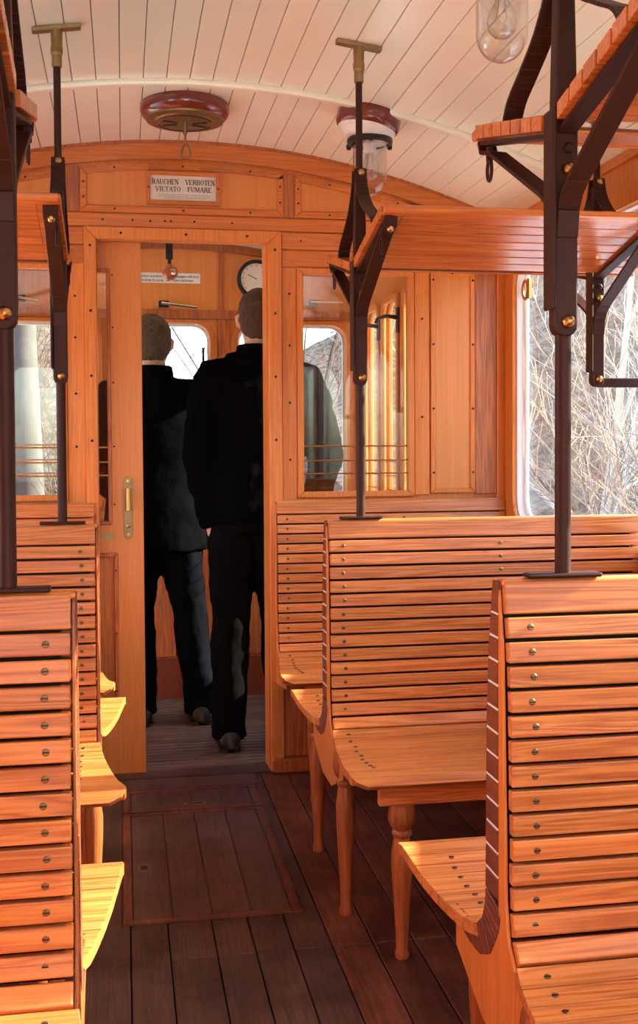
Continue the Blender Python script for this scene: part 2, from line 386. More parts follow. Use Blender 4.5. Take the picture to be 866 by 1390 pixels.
m = MB(); m.box(-.148, -.030, dy0-.002, dy0+.004, .828, .848); m.build('lock_strip', BRASS_OLD, door)
for z in (1.147, 1.096, 1.050): MB().tube([(-.152, dy0+.006, z), (-.042, dy0+.006, z)], .0028, 8).build('guard_rod', BRASS, door, smooth=True)
m = MB(); m.prism_y(rrect(.0, .030, .830, 1.045, .013), dy0-.004, dy0); hp = m.build('handle_plate', BRASS_OLD, door, bevel=.001)
m = MB(); m.tube([(.015, dy0-.004, .99), (.015, dy0-.03, .99), (.016, dy0-.034, .975), (.016, dy0-.032, .935)], [.008,.008,.009,.010], 10); m.tube([(.016, dy0-.034, 1.005),(.016, dy0-.034, .93)], [.009,.011], 10)
m.build('door_handle', BRASS, hp, smooth=True)
m = MB(); m.lathe([(.008,0),(.008,-.006),(.003,-.009)], (.015, dy0-.004, .875), 12, 'y'); m.lathe([(.005,0),(.005,-.004)], (.015, dy0-.004, .845), 12, 'y'); m.lathe([(.005,0),(.005,-.004)], (.015, dy0-.004, 1.03), 12, 'y'); m.build('lock_button', BRASS, hp, smooth=True)
screws_y(door, [(-.031, z) for z in (.95,1.15,1.37,1.56,1.74)] + [(-.028, z) for z in (.3,.5,.72)], dy0-.006, .0035)

# ------------------------------------------------------------------ floor
floor = MB()
xs = [XL-.03]
while xs[-1] < XR+.02: xs.append(xs[-1] + random.choice((.088,.095,.105)))
HX0, HX1, HY0, HY1, HM = -.012, .424, 2.655, 3.69, 3.465
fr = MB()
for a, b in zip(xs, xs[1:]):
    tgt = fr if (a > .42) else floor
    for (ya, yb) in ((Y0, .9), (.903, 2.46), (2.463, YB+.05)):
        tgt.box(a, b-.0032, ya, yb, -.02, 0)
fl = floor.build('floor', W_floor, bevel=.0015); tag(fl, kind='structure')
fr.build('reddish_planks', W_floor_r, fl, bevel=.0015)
m = MB(); m.box(XL-.05, XR+.05, Y0, YF+.05, -.05, -.021); m.build('subfloor', GAPMAT, fl)
m = MB(); m.box(-.02, .44, HM+.235, YB-.03, 0, .004); m.build('cross_plank', W_hatch, fl, bevel=.001)
def hatch(name, label, ya, yb, nb):
    h = empty(name, label, 'floor hatch', ((HX0+HX1)/2, (ya+yb)/2, 0)); w = .022
    m = MB(); z = .0055
    m.box(HX0, HX1, ya, ya+w, 0, z); m.box(HX0, HX1, yb-w, yb, 0, z); m.box(HX0, HX0+w, ya+w, yb-w, 0, z); m.box(HX1-w, HX1, ya+w, yb-w, 0, z)
    m.build('hatch_frame', W_floor_r, h, bevel=.001)
    m = MB(); d = (HX1-HX0-2*w-.006)/nb
    for i in range(nb): m.box(HX0+w+.003+i*d, HX0+w+.003+(i+1)*d-.003, ya+w+.003, yb-w-.003, .0002, .0042)
    m.build('hatch_boards', W_hatch, h, bevel=.001)
    m = MB()
    if nb == 4 and yb-ya > .5:
        m.box(.025, .062, 2.98, 3.035, .004, .0062); k = m.build('finger_plate', BRASS_OLD, h)
        m = MB(); m.box(.034, .053, 2.992, 3.02, .006, .0066); m.build('finger_hole', GAPMAT, k)
    else:
        m.box(.18, .25, 3.515, 3.535, .004, .0062); k = m.build('finger_plate', BRASS_OLD, h)
        m = MB(); m.box(.19, .24, 3.521, 3.529, .006, .0066); m.build('finger_hole', GAPMAT, k)
    keep(h)
hatch('floor_hatch', 'large dark plank hatch set in the aisle floor with a square finger plate', HY0, HM-.004, 4)
hatch('floor_hatch', 'short narrow plank hatch in the aisle floor just before the doorway', HM+.004, HY1, 4)

# ------------------------------------------------------------------ side walls with windows
def side_wall(side):
    x_in = XR if side == 'right' else XL
    sgn = 1 if side == 'right' else -1
    th = .028; at = x_in if sgn > 0 else x_in - th
    wins = [(2.56, 3.745), (1.26, 2.43), (-.04, 1.13), (-1.28, -.17)] if sgn > 0 else [(2.56, 3.745), (1.26, 2.43)]  # unseen bays picked to balance light on the benches; rear left closed
    zb, ztp, r = (.865 if sgn > 0 else .80), 1.80, .10
    holes = [rrect(a, b, zb, ztp, r) for a, b in wins]
    w = sheet('wall_'+side, [(Y0,0),(YB+.03,0),(YB+.03,1.99),(Y0,1.99)], holes, th, W_z, 'x', at)
    tag(w, kind='structure')
    m = MB()
    y_a, y_b = Y0, YB
    xa, xb = (x_in-.010, x_in) if sgn > 0 else (x_in, x_in+.010)
    m.box(xa, xb, y_a, y_b, 1.925, 1.955); m.box(xa, xb, y_a, y_b, 1.835, 1.860); m.build('cornice_rails', W_x, w, bevel=.003)
    m = MB(); m.box(xa, xb, y_a, y_b, .0, .10); m.build('skirting', W_dark, w, bevel=.003)
    for i, (a, b) in enumerate(wins):
        e = sempty('window_%d' % ((3 if sgn > 0 else 7)+i))
        fx = x_in - .014 if sgn > 0 else x_in
        ring('window_frame', rrect(a-.075, b+.075, zb-.075, ztp+.06, r+.06), rrect(a, b, zb, ztp, r), .014, W_z, 'x', fx, e, .004)
        sx = x_in+th if sgn > 0 else x_in-th-.012
        ring('sash', rrect(a-.01, b+.01, zb-.01, ztp+.01, r), rrect(a+.022, b-.022, zb+.022, ztp-.022, r-.02), .012, REVEAL, 'x', sx, e, .002)
        gx = sx + .004
        ring('sunlit_reveal', rrect(a-.004, b+.004, zb-.004, ztp+.004, r), rrect(a+.006, b-.006, zb+.006, ztp-.006, r-.01), th+.012, REVEAL, 'x', x_in+.002 if sgn > 0 else x_in-th-.014, e, .001)
        m = MB(); m.box(gx, gx+.004, a+.01, b-.01, zb+.01, ztp-.01); m.build('pane', GLASS, e)
        m = MB(); m.lathe([(.004,0),(.006,-.002),(.0,-.004)], (0,0,0), 8, 'x') if False else None
    return w
side_wall('right'); side_wall('left')
m = MB(); ringp = [(XR+.018, 3.70+.024*math.cos(a), 1.69+.032*math.sin(a)) for a in [2*PI*i/20 for i in range(21)]]
m.tube(ringp, .006, 8); m.box(XR+.014, XR+.024, 3.655, 3.675, 1.655, 1.725)
tag(m.build('window_pull', BRASS, smooth=True), 'round brass window catch high on the right side window beside the bulkhead', 'window catch')

outl = [(XL-.03, 0), (-.10, 0), (-.10, 1.85), (.52, 1.85), (.52, 0), (XR+.03, 0)] + zt
wall_back = sheet('wall_back', outl, [rrect(.66, 1.30, .85, 1.78, .06), rrect(-.84, -.2, .85, 1.78, .06)], .035, W_z, 'y', Y0-.035)  # unseen end wall, added to cut cool sky light from behind
tag(wall_back, kind='structure')

# ------------------------------------------------------------------ benches
BACK_TOP = .957
PROF = [(.016,.957),(.034,.86),(.044,.74),(.047,.60),(.048,.51),(.052,.475),(.064,.447),(.092,.426),(.135,.415),(.19,.411),(.25,.410),(.32,.414),(.38,.424),(.42,.430),(.447,.425),(.460,.408)]
def resample(prof):
    pts = []; L = [0]
    P = [Vector(p) for p in prof]
    for a, b in zip(P, P[1:]): L.append(L[-1]+(b-a).length)
    def at(s):
        s = max(0, min(L[-1], s))
        for i in range(len(P)-1):
            if s <= L[i+1]+1e-9:
                t = (s-L[i])/(L[i+1]-L[i]); return P[i].lerp(P[i+1], t)
        return P[-1]
    return at, L[-1]
AT, LEN = resample(PROF)
def slat_list():
    out = [(0, .0455)]; s = .0455+.0045
    while s < .50: out.append((s, s+.0292)); s += .0345
    while s < LEN-.115: out.append((s, s+.0325)); s += .0345
    out.append((s, LEN)); return out
SLATS = slat_list()
def slat_poly(s0, s1, t, Y, sg, n=None):
    n = n or max(1, int((s1-s0)/.02))
    outer = []; inner = []
    for k in range(n+1):
        s = s0+(s1-s0)*k/n; p = AT(s); d = (AT(s+.004)-AT(s-.004)).normalized(); nrm = Vector((-d.y, d.x))  # toward sitter/up
        if nrm.x < 0 and abs(d.y) > .5: nrm = -nrm
        if nrm.y < 0 and abs(d.x) > .7: nrm = -nrm
        outer.append(p); inner.append(p - nrm*t)
    pts = outer + inner[::-1]
    return [(Y + sg*p.x, p.y) for p in pts]
def leg_prof(top):
    k = top/.39
    return [(r, z*k) for r, z in ((.015,0),(.017,.012),(.014,.02),(.0145,.06),(.019,.14),(.0235,.22),(.024,.26),(.019,.300),(.018,.306),(.023,.313),(.023,.320),(.019,.326),(.026,.335),(.031,.350),(.030,.372),(.027,.39))]
def bench(label, Y, xa, xw, sides, ext, legs, group=None):
    """xa aisle x, xw wall x; sides: list of -1 (towards camera) / +1 (away)"""
    b = empty('slatted_bench', label, 'bench', ((xa+xw)/2, Y, 0))
    q = 1 if xw > xa else -1
    lo, hi = min(xa, xw), max(xa, xw)
    for sg in sides:
        back = MB(); seat = MB(); ends = MB()
        for i, (s0, s1) in enumerate(SLATS):
            mid = (s0+s1)/2; isback = mid < .53
            jit = 0 if i in (0, len(SLATS)-1) else random.uniform(0, .0015)
            xx0, xx1 = (xa + q*(.006+jit), xw) if sg < 0 or not isback else (xa + q*.006, xw)
            a, c = min(xx0, xx1), max(xx0, xx1)
            if not isback:
                n = max(2, int((s1-s0)/.012)); poly = slat_poly(s0, s1, .02, Y, sg, n)
                ss = [s0+(s1-s0)*k/n for k in range(n+1)]; ss = ss + ss[::-1]; L0 = len(seat.v); vs = []
                def xe(s_):
                    t = max(0, min(1, (s_-.50)/(LEN-.04-.50))); e = ext*t
                    rr_ = .045; u = max(0, (s_-(LEN-rr_))/rr_); return xa + q*(.004 - e + (rr_*(1-math.sqrt(max(0, 1-u*u)))*(.8 if sg < 0 else .35)))
                m_ = len(poly)
                vs = [(xe(ss[k]), poly[k][0], poly[k][1]) for k in range(m_)] + [(xw, p_[0], p_[1]) for p_ in poly]
                seat.add(vs, [(k, k+1, m_-2-k, m_-1-k) for k in range(n)] + [(m_+k, m_+m_-1-k, m_+m_-2-k, m_+k+1) for k in range(n)] + [(k, (k+1) % m_, (k+1) % m_+m_, k+m_) for k in range(m_)])
            else: back.prism_x(slat_poly(s0, s1, .016 if isback else .02, Y, sg), a, c)
            p = AT(mid)
            if 0 < i < len(SLATS)-1:
                d = (AT(mid+.004)-AT(mid-.004)).normalized(); nr = Vector((-d.y, d.x))
                if (isback and nr.x < 0) or (not isback and nr.y < 0): nr = -nr
                n3 = Vector((0, sg*nr.x, nr.y))
                for off in (.040, .46):
                    x = xa + q*(off + random.uniform(-.003,.003))
                    bolt_objs('screw', [((x, Y+sg*p.x, p.y), n3)], SCREW, b, 'bench', [(.0050,-.001),(.0050,.0006),(.0042,.0012),(.0020,.0014)], 10)
        back.build('backrest', W_seat, b, bevel=.0022, seg=2)
        seat.build('seat', W_seat, b, bevel=.0018, seg=2)
        if sg > 0 and len(sides) == 2:      # deep blocks at the aisle end of the far shell
            tail = False
            for i, (s0, s1) in enumerate(SLATS):
                if s0 > .60: break
                x0_, x1_ = min(xa-q*.001, xa+q*.0055), max(xa-q*.001, xa+q*.0055)
                if s1 < .475:
                    p0, p1 = AT(s0), AT(s1); gap = .0040 if q > 0 else .0015
                    ends.prism_x([(Y-.004,p0.y-.0003),(Y+p0.x,p0.y-.0003),(Y+p1.x,p1.y-.0050+gap*.9),(Y-.004,p1.y-.0050+gap*.9)], x0_, x1_)
                    if q > 0 and i and s0 < .46:
                        tag(MB().box(min(xa, xa+q*.0052), max(xa, xa+q*.0052), Y-.003, Y+p0.x-.001, p0.y+.0002, p0.y+.0034).build('light_slit', SLIT_LIGHT, b), 'pale strip painted as light between two slat ends')  # bright gap light painted as a pale strip
                elif not tail:
                    tail = True; st_ = s0-.0012; O = []; I = []
                    for k in range(19):
                        ss_ = st_+(.66-st_)*k/18; p = AT(ss_); d_ = (AT(ss_+.006)-AT(ss_-.006)).normalized(); t_ = .050*(1-k/18)**1.2+.020
                        O.append((Y+p.x, p.y)); I.append((Y+p.x-t_*abs(d_.y) if k else Y-.004, p.y-t_*abs(d_.x)))
                    for k in range(18): ends.prism_x([O[k], O[k+1], I[k+1], I[k]], x0_, x1_)
            ends.build('slat_end_blocks', W_end, b, bevel=.001)
    # end panels (aisle + wall) filling the thickness of the back and running under the seats
    for x in ((xa+q*.0003, xa+q*.0052), (xw-q*.02, xw)):
        x0, x1 = min(x), max(x)
        m = MB()
        if len(sides) == 2:
            poly = [(Y-.005,.945),(Y-.020,.86),(Y-.030,.62),(Y-.033,.51),(Y-.045,.455),(Y-.09,.405),(Y-.2,.39),(Y-.2,.345),(Y-.06,.29),(Y+.06,.29),(Y+.2,.345),(Y+.2,.39),(Y+.09,.405),(Y+.03,.455),(Y-.005,.48)]
        else:
            poly = [(Y-.004,.945),(Y-.022,.86),(Y-.030,.62),(Y-.034,.53),(Y-.05,.46),(Y-.10,.405),(Y-.25,.39),(Y-.25,.345),(Y-.06,.32),(Y-.002,.32),(Y-.002,.945)]
        m.prism_x(poly, x0, x1); m.build('end_panel', W_leg if q < 0 else W_z, b, bevel=.001)
    if len(sides) == 2:
        m = MB(); m.box(lo+.008, hi-.02, Y-.004, Y+.004, .44, .94); m.build('gap_shade_board', GAPMAT, b)  # dark board added behind the slats so their gaps read as shade
    else:
        m = MB(); m.box(lo+.008, hi-.02, Y-.012, Y-.004, .44, .94); m.build('gap_shade_board', GAPMAT, b)
    # curved cap over the top edge
    m = MB()
    if len(sides) == 2: m.prism_x([(Y-.015,.950),(Y-.012,.9585),(Y,.960),(Y+.012,.9585),(Y+.015,.950)], lo+.004, hi)
    else: m.prism_x([(Y-.016,.95),(Y-.012,.9585),(Y-.001,.960),(Y-.001,.95)], lo+.004, hi)
    m.build('top_cap', W_seat, b, bevel=.002)
    for sg in sides:
        m = MB(); ya, yb = Y+sg*.385, Y+sg*.405
        m.box(min(xa+q*.045, xw), max(xa+q*.045, xw), min(ya,yb), max(ya,yb), .345, .402); m.build('apron', W_seat, b, bevel=.002)
    for (lx, ly) in legs:
        for xx in (lx, xw - q*.09):
            top = .345 if abs(ly-Y) > .3 else .40
            m = MB(); m.lathe(leg_prof(top+.003), (xx, ly, 0), 18); m.build('leg', W_leg, b, smooth=True)
    keep(b); return b
BX, BXW = .508, 1.360
LX, LXW = -.064, -.885
bench('orange slatted bench on the right against the bulkhead under the glass pane', YB-.014, BX+.012, BXW, [-1], .045, [(.60, YB-.36)])
bench('right middle double bench, its wide slatted back fully seen below the first right pole', 2.78, BX, BXW, [-1, 1], .032, [(.605, 2.38), (.527, 2.63), (.535, 3.06)])
bench('nearest right double bench cut by the photo edge, pale slits in its dark slat ends', 1.495, BX+.012, BXW, [-1, 1], .040, [(.60, 1.11), (.535, 1.36), (.60, 1.80)])
bench('narrow strip of slatted bench against the bulkhead left of the sliding door', YB-.014, -.092, LXW, [-1], .065, [(-.18, YB-.36)])
bench('left middle double bench with sunlit rounded seat corner beside the floor hatch', 2.78, LX, LXW, [-1, 1], .068, [(-.15, 2.38), (-.08, 2.66), (-.12, 3.06)])
bench('nearest left double bench, its tall slatted back filling the lower left corner', 1.495, LX, LXW, [-1, 1], .062, [(-.15, 1.11), (-.12, 1.36), (-.15, 1.80)])

# ------------------------------------------------------------------ luggage racks with poles
def shelf_z(d): return 1.600 + (d-.035)*.235
def smooth_path(P, n=5):
    P = [Vector(p) for p in P]; out = []
    for i in range(len(P)-1):
        p0, p1, p2, p3 = P[max(i-1,0)], P[i], P[i+1], P[min(i+2,len(P)-1)]
        for k in range(n):
            t = k/n; out.append(.5*((2*p1)+(p2-p0)*t+(2*p0-5*p1+4*p2-p3)*t*t+(3*p1-p0-3*p2+p3)*t**3))
    return [tuple(v) for v in out+[P[-1]]]
def rack(label, Y, xa, xw, q, base=True):
    r = empty('luggage_rack', label, 'luggage rack', (xa, Y, BACK_TOP))
    xs = xa + q*.030      # slats begin here
    for sg in (-1, 1):
        m = MB(); n = 7; pitch = (.335-.030)/n
        for i in range(n):
            d0 = .030+i*pitch; d1 = d0+pitch-.0055
            pts = [(Y+sg*d0, shelf_z(d0)), (Y+sg*d1, shelf_z(d1)), (Y+sg*d1, shelf_z(d1)+.014), (Y+sg*d0, shelf_z(d0)+.014)]
            xe_ = xa+q*.03
            pt2 = [(y_, z_ if k < 2 else z_+.009) for k, (y_, z_) in enumerate(pts)]
            m.prism_x(pt2, min(xa-q*.022, xe_), max(xa-q*.022, xe_))
            pts = [(y_, z_ if k < 2 else z_-.0095) for k, (y_, z_) in enumerate(pts)]
            m.prism_x(pts, min(xe_, xw), max(xe_, xw))
        m.build('shelf_slats', W_rack, r, bevel=.001)
        m = MB(); m.prism_x([(Y+sg*.031, shelf_z(.031)+.0048),(Y+sg*.334, shelf_z(.334)+.0048),(Y+sg*.334, shelf_z(.334)+.009),(Y+sg*.031, shelf_z(.031)+.009)], min(xa+q*.031, xw), max(xa+q*.031, xw))
        m.build('gap_shade_sheet', W_end, r)  # dark sheet added above the slats to paint shade in their gaps
        m = MB(); d0 = .337; z = shelf_z(d0)
        m.prism_x([(Y+sg*d0, z-.004), (Y+sg*(d0+.020), z+.001), (Y+sg*(d0+.018), z+.017), (Y+sg*d0, z+.019)], min(xa-q*.020, xw), max(xa-q*.020, xw))
        m.build('front_rail', W_rack, r, bevel=.003)
    for j, x in enumerate((xa, xw-q*.12)):
        w = .019; x0, x1 = x-w, x+w
        m = MB()     # central upright flat bar, rounded ends
        pts = [(x+w*math.cos(a)*.9, 1.318+w*.9*math.sin(a)) for a in [PI+PI*k/8 for k in range(9)]]
        m.prism_y(pts+[(x+w*.9, 1.60),(x+w*.6,1.83),(x-w*.6,1.83),(x-w*.9,1.60)], Y-.013, Y+.013)
        m.box(x-.0225, x-.0165, Y-.020, Y+.020, 1.34, 1.62)
        m.build('centre_bar', IRON, r, bevel=.003, seg=2)
        for sg in (-1, 1):
            m = MB()
            m.strip([(Y+sg*.012,1.44),(Y+sg*.018,1.478),(Y+sg*.03,1.497),(Y+sg*.05,1.512),(Y+sg*.28,1.632),(Y+sg*.325,1.645),(Y+sg*.335,1.665)], x-.016, x+.016, .007)
            m.build('lower_strut', IRON, r, bevel=.001)
            m = MB()
            m.strip(smooth_path([(Y+sg*.012,1.850),(Y+sg*.030,1.80),(Y+sg*.075,1.752),(Y+sg*.14,1.715),(Y+sg*.19,1.688),(Y+sg*.215,1.655)]), x-.016, x+.016, .006)
            m.build('upper_hanger', IRON, r, bevel=.001)
            m = MB(); m.strip([(Y+sg*.012,1.588),(Y+sg*.33,1.662)], x-.014, x+.014, .007); m.build('shelf_bearer', IRON, r, bevel=.001)
            m = MB(); xr = x - q*.01
            m.tube([(xr, Y+sg*.29, 1.645),(xr, Y+sg*.29, 1.622)], .006, 8)
            m.tube([(xr, Y+sg*.29+.011*math.cos(a), 1.607+.018*math.sin(a)) for a in [PI/2+2*PI*k/14 for k in range(15)]], .003, 6)
            m.build('coat_hook', IRON, r, smooth=True)
        for z in (1.322, 1.535, 1.84):
            MB().lathe([(.0095,0),(.0092,-.004),(.006,-.009),(.001,-.011)], (x+.002, Y-.013, z), 14, 'y').build('brass_bolt', BRASS, r, smooth=True)
        MB().lathe([(.0085,0),(.008,-.004),(.004,-.008)], (x+.002, Y-.322, 1.640), 12, 'y').build('brass_bolt', BRASS, r, smooth=True)
        for z in (1.475, 1.565): MB().lathe([(.008,0),(.008,-.003),(.005,-.006)], (x+.002, Y-.013, z), 6, 'y').build('iron_bolt', IRON, r)
        zc = zceil(x)
        m = MB(); m.tube([(x, Y, 1.83), (x, Y, zc-.09)], .0088, 12); m.build('upper_rod', IRON, r, smooth=True)
        m = MB(); m.tube([(x, Y, zc-.10),(x, Y, zc-.070),(x, Y, zc-.068),(x,Y,zc-.052),(x,Y,zc-.05),(x,Y,zc-.008)], [.0125,.0125,.015,.015,.0135,.0145], 14)
        slope = -(x-XC)/RC
        m.hexa([(x+dx, Y+dyy, zc+slope*dx-.012+dz) for dz in (0,.011) for dx, dyy in ((-.058,-.012),(.058,-.012),(.058,.012),(-.058,.012))])
        m.build('ceiling_fitting', BRASS_OLD, r, smooth=True, bevel=.003)
        if j == 0:
            m = MB(); m.tube([(x, Y, BACK_TOP+.006), (x, Y, 1.312)], .0115, 14); m.build('pole', IRON, r, smooth=True)
            m = MB(); m.box(x-.055, x+.055, Y-.014, Y+.014, BACK_TOP+.003, BACK_TOP+.010); m.build('base_plate', IRON, r, bevel=.003, seg=2)
        else:
            m = MB(); m.box(min(x, xw+q*.01), max(x, xw+q*.01), Y-.004, Y+.004, 1.30, 1.325); m.build('wall_arm', IRON, r, bevel=.002)
    keep(r); return r
rack('overhead slatted luggage rack on the pole of the right middle bench', 2.775, .600, XR-.012, 1)
rack('nearest right luggage rack on a thick dark pole at upper right', 1.49, .617, XR-.012, 1)
rack('left overhead luggage rack on the pole of the left middle bench', 2.775, -.148, XL+.012, -1)
rack('nearest left luggage rack, only its dark bracket showing at the photo edge', 1.49, -.150, XL+.012, -1)

# ------------------------------------------------------------------ ceiling fittings
def tilt(x):   # rotation that follows the vault
    return Vector((0,0,1)).rotation_difference(Vector((-(-(x-XC)/RC), 0, 1)).normalized()).to_matrix()
vx, vy = .197, 3.43; vz = zceil(vx)
v = empty('ceiling_vent', 'round oxblood and brass ceiling vent with a hanging pull ring', 'ceiling vent', (vx, vy, vz))
m = MB(); m.lathe([(.131,.004),(.136,-.006),(.136,-.026),(.131,-.036),(.121,-.046),(.116,-.048),(.108,-.046)], (vx,vy,vz), 40); m.build('painted_rim', REDPAINT, v, smooth=True)
m = MB(); m.lathe([(.119,-.044),(.118,-.052),(.100,-.056),(.094,-.055),(.090,-.058),(.03,-.060),(.0,-.060)], (vx,vy,vz), 40); plate = m.build('brass_disc', BRASS_OLD, v, smooth=True)
m = MB()
for k in range(4):
    a = R(20 + 90*k + (50 if k % 2 else 0)); 
    for t in (0,): 
        c, s_ = math.cos(a), math.sin(a); p0 = Vector((vx+c*.025, vy+s_*.025, vz-.0605)); p1 = Vector((vx+c*.070, vy+s_*.070, vz-.0605)); nn = Vector((-s_, c, 0))*.005
        m.hexa([p0-nn, p1-nn, p1+nn, p0+nn] + [q_+Vector((0,0,-.0008)) for q_ in (p0-nn, p1-nn, p1+nn, p0+nn)])
for k in range(2):
    a0 = R(200 if k == 0 else 20); pth = [(vx+.083*math.cos(a0+R(140)*i/12), vy+.083*math.sin(a0+R(140)*i/12), vz-.058) for i in range(13)]
    m.tube(pth, .0022, 6)
m.build('vent_slots', GAPMAT, plate)
m = MB(); m.tube([(vx,vy-.012,vz-.055),(vx,vy-.012,vz-.095)], .0065, 10); m.tube([(vx,vy-.012,vz-.09),(vx,vy-.012,vz-.125)], .0035, 8); st = m.build('pull_stem', BRASS_OLD, v, smooth=True)
m = MB(); pth = [(-.002,-.122),(.008,-.124),(.014,-.14),(.015,-.158),(.010,-.168),(-.006,-.168),(-.012,-.16),(-.012,-.148),(-.004,-.126)]
m.tube([(vx+a, vy-.012, vz+b) for a, b in pth], .0038, 8); m.build('pull_ring', BRASS_OLD, st, smooth=True)
keep(v)
def ceiling_lamp(label, x, y):
    z = zceil(x); l = empty('ceiling_lamp', label, 'ceiling lamp', (x, y, z)); rt = tilt(x); c = Vector((x,y,z))
    m = MB(); m.lathe([(.092,.006),(.097,-.002),(.097,-.036),(.092,-.046),(.086,-.050),(.07,-.050)], c, 36, 'z', rt); m.build('painted_rim', REDPAINT, l, smooth=True)
    m = MB(); m.lathe([(.088,-.044),(.087,-.052),(.082,-.055),(.080,-.064),(.072,-.074),(.062,-.080),(.05,-.081)], c, 36, 'z', rt); m.build('enamel_collar', WHITE, l, smooth=True)
    m = MB(); m.lathe([(.066,-.074),(.069,-.078),(.069,-.088),(.062,-.092),(.056,-.092),(.054,-.078)], c, 30)
    for a in (20, 140, 260):
        m.lathe([(.006,-.010),(.008,-.004),(.008,.004),(.004,.009)], c+Vector((.072*math.cos(R(a)), .072*math.sin(R(a)), -.088)), 8)
    m.build('clamp_ring', BLACKMETAL, l, smooth=True)
    m = MB()
    prof = [(.051,-.080),(.051,-.188)] + [(.051*math.cos(t), -.190-.056*math.sin(t)) for t in [PI/2*k/8 for k in range(1, 9)]]
    m.lathe(prof, c, 32); o = m.build('glass_jar', BULBGLASS, l, smooth=True)
    m = MB(); m.lathe([(.020,-.088),(.020,-.112),(.017,-.116),(.014,-.118)], c, 20); sk = m.build('bulb_socket', WHITE, l, smooth=True)
    m = MB(); m.lathe([(.013,-.116),(.014,-.128),(.026,-.150),(.030,-.168),(.026,-.186),(.014,-.197),(.001,-.200)], c, 24); m.build('bulb', BULBGLASS, sk, smooth=True)
    m = MB(); m.tube([c+Vector((-.006,0,-.118)), c+Vector((-.010,0,-.160)), c+Vector((0,0,-.170)), c+Vector((.010,0,-.160)), c+Vector((.006,0,-.118))], .0008, 5); m.build('filament', BRASS, sk)
    keep(l); return l
ceiling_lamp('glass jar ceiling lamp hanging by the first right pole below the arched beam', .742, 3.28)
ceiling_lamp('nearer glass jar ceiling lamp cut by the top edge, behind the right rack', .742, 2.10)

# ------------------------------------------------------------------ no-smoking sign (serif lettering from strokes)
SER = {  # strokes: (x0,z0,x1,z1,weight) in a 0..1 high cell; H heavy, L light
 'R': (.75, [(.15,0,.15,1,'H'),(.15,1,.5,1,'L'),(.15,.5,.5,.5,'L'),(.55,.95,.55,.55,'H'),(.42,.5,.66,0,'H')], [(.15,0),(.15,1),(.68,0)]),
 'A': (.78, [(.1,0,.38,1,'L'),(.40,1,.66,0,'H'),(.2,.35,.56,.35,'L')], [(.1,0),(.66,0)]),
 'U': (.75, [(.15,1,.15,.2,'H'),(.15,.15,.3,.0,'L'),(.3,0,.5,0,'L'),(.5,0,.6,.15,'L'),(.6,.15,.6,1,'L')], [(.15,1),(.6,1)]),
 'C': (.72, [(.14,.25,.14,.75,'H'),(.14,.78,.32,1,'L'),(.32,1,.5,.98,'L'),(.5,.98,.6,.75,'L'),(.14,.22,.32,0,'L'),(.32,0,.5,.02,'L'),(.5,.02,.62,.2,'L')], []),
 'H': (.80, [(.15,0,.15,1,'H'),(.62,0,.62,1,'H'),(.15,.5,.62,.5,'L')], [(.15,0),(.15,1),(.62,0),(.62,1)]),
 'E': (.68, [(.15,0,.15,1,'H'),(.15,1,.56,1,'L'),(.15,.5,.45,.5,'L'),(.15,0,.58,0,'L'),(.56,1,.56,.82,'L'),(.58,0,.58,.2,'L')], [(.15,0),(.15,1)]),
 'N': (.80, [(.14,0,.14,1,'L'),(.16,1,.62,0,'H'),(.64,0,.64,1,'L')], [(.14,0),(.14,1),(.64,1)]),
 'V': (.75, [(.1,1,.36,0,'H'),(.38,0,.64,1,'L')], [(.1,1),(.64,1)]),
 'B': (.72, [(.15,0,.15,1,'H'),(.15,1,.48,1,'L'),(.15,.52,.48,.52,'L'),(.15,0,.5,0,'L'),(.52,.93,.52,.6,'H'),(.56,.45,.56,.08,'H')], [(.15,0),(.15,1)]),
 'O': (.76, [(.14,.25,.14,.75,'H'),(.62,.25,.62,.75,'H'),(.14,.78,.28,1,'L'),(.28,1,.48,1,'L'),(.48,1,.62,.78,'L'),(.14,.22,.28,0,'L'),(.28,0,.48,0,'L'),(.48,0,.62,.22,'L')], []),
 'T': (.70, [(.35,0,.35,1,'H'),(.08,1,.62,1,'L'),(.08,1,.08,.8,'L'),(.62,1,.62,.8,'L')], [(.35,0)]),
 'I': (.38, [(.19,0,.19,1,'H')], [(.19,0),(.19,1)]),
 'F': (.64, [(.15,0,.15,1,'H'),(.15,1,.56,1,'L'),(.15,.5,.45,.5,'L'),(.56,1,.56,.8,'L')], [(.15,0),(.15,1)]),
 'M': (.95, [(.14,0,.14,1,'L'),(.16,1,.44,.1,'H'),(.46,.1,.74,1,'L'),(.76,0,.76,1,'H')], [(.14,0),(.14,1),(.76,0),(.76,1)]),
 ' ': (.62, [], [])}
def serif_text(mb, text, x0, x1, z, h, y):
    tot = sum(SER[c][0] for c in text); k = (x1-x0)/tot; x = x0
    for c in text:
        wd, st, sf = SER[c]
        for (a, b, c2, d, wt) in st:
            t = (.085 if wt == 'H' else .042)*h
            p = Vector((x+a*k, z+b*h)); q_ = Vector((x+c2*k, z+d*h)); dd = (q_-p).normalized(); nn = Vector((-dd.y, dd.x))*t; e = dd*t*.5
            mb.prism_y([tuple(p-e-nn), tuple(q_+e-nn), tuple(q_+e+nn), tuple(p-e+nn)], y-.0006, y)
        for (a, b) in sf:
            mb.box(x+a*k-.13*k, x+a*k+.13*k, y-.0006, y, z+b*h-.04*h, z+b*h+.04*h)
        x += wd*k
sgn_ = empty('no_smoking_sign', 'small framed white sign reading RAUCHEN VERBOTEN above the doorway', 'sign', (.213, YB-.012, 2.03))
m = MB(); frame_y(m, .088, .338, 1.976, 2.088, .013, YB-.022, YB-.002); m.build('sign_frame', W_x, sgn_, bevel=.002)
m = MB(); m.box(.099, .328, YB-.010, YB-.004, 1.986, 2.078); m.build('sign_board', PAPER, sgn_)
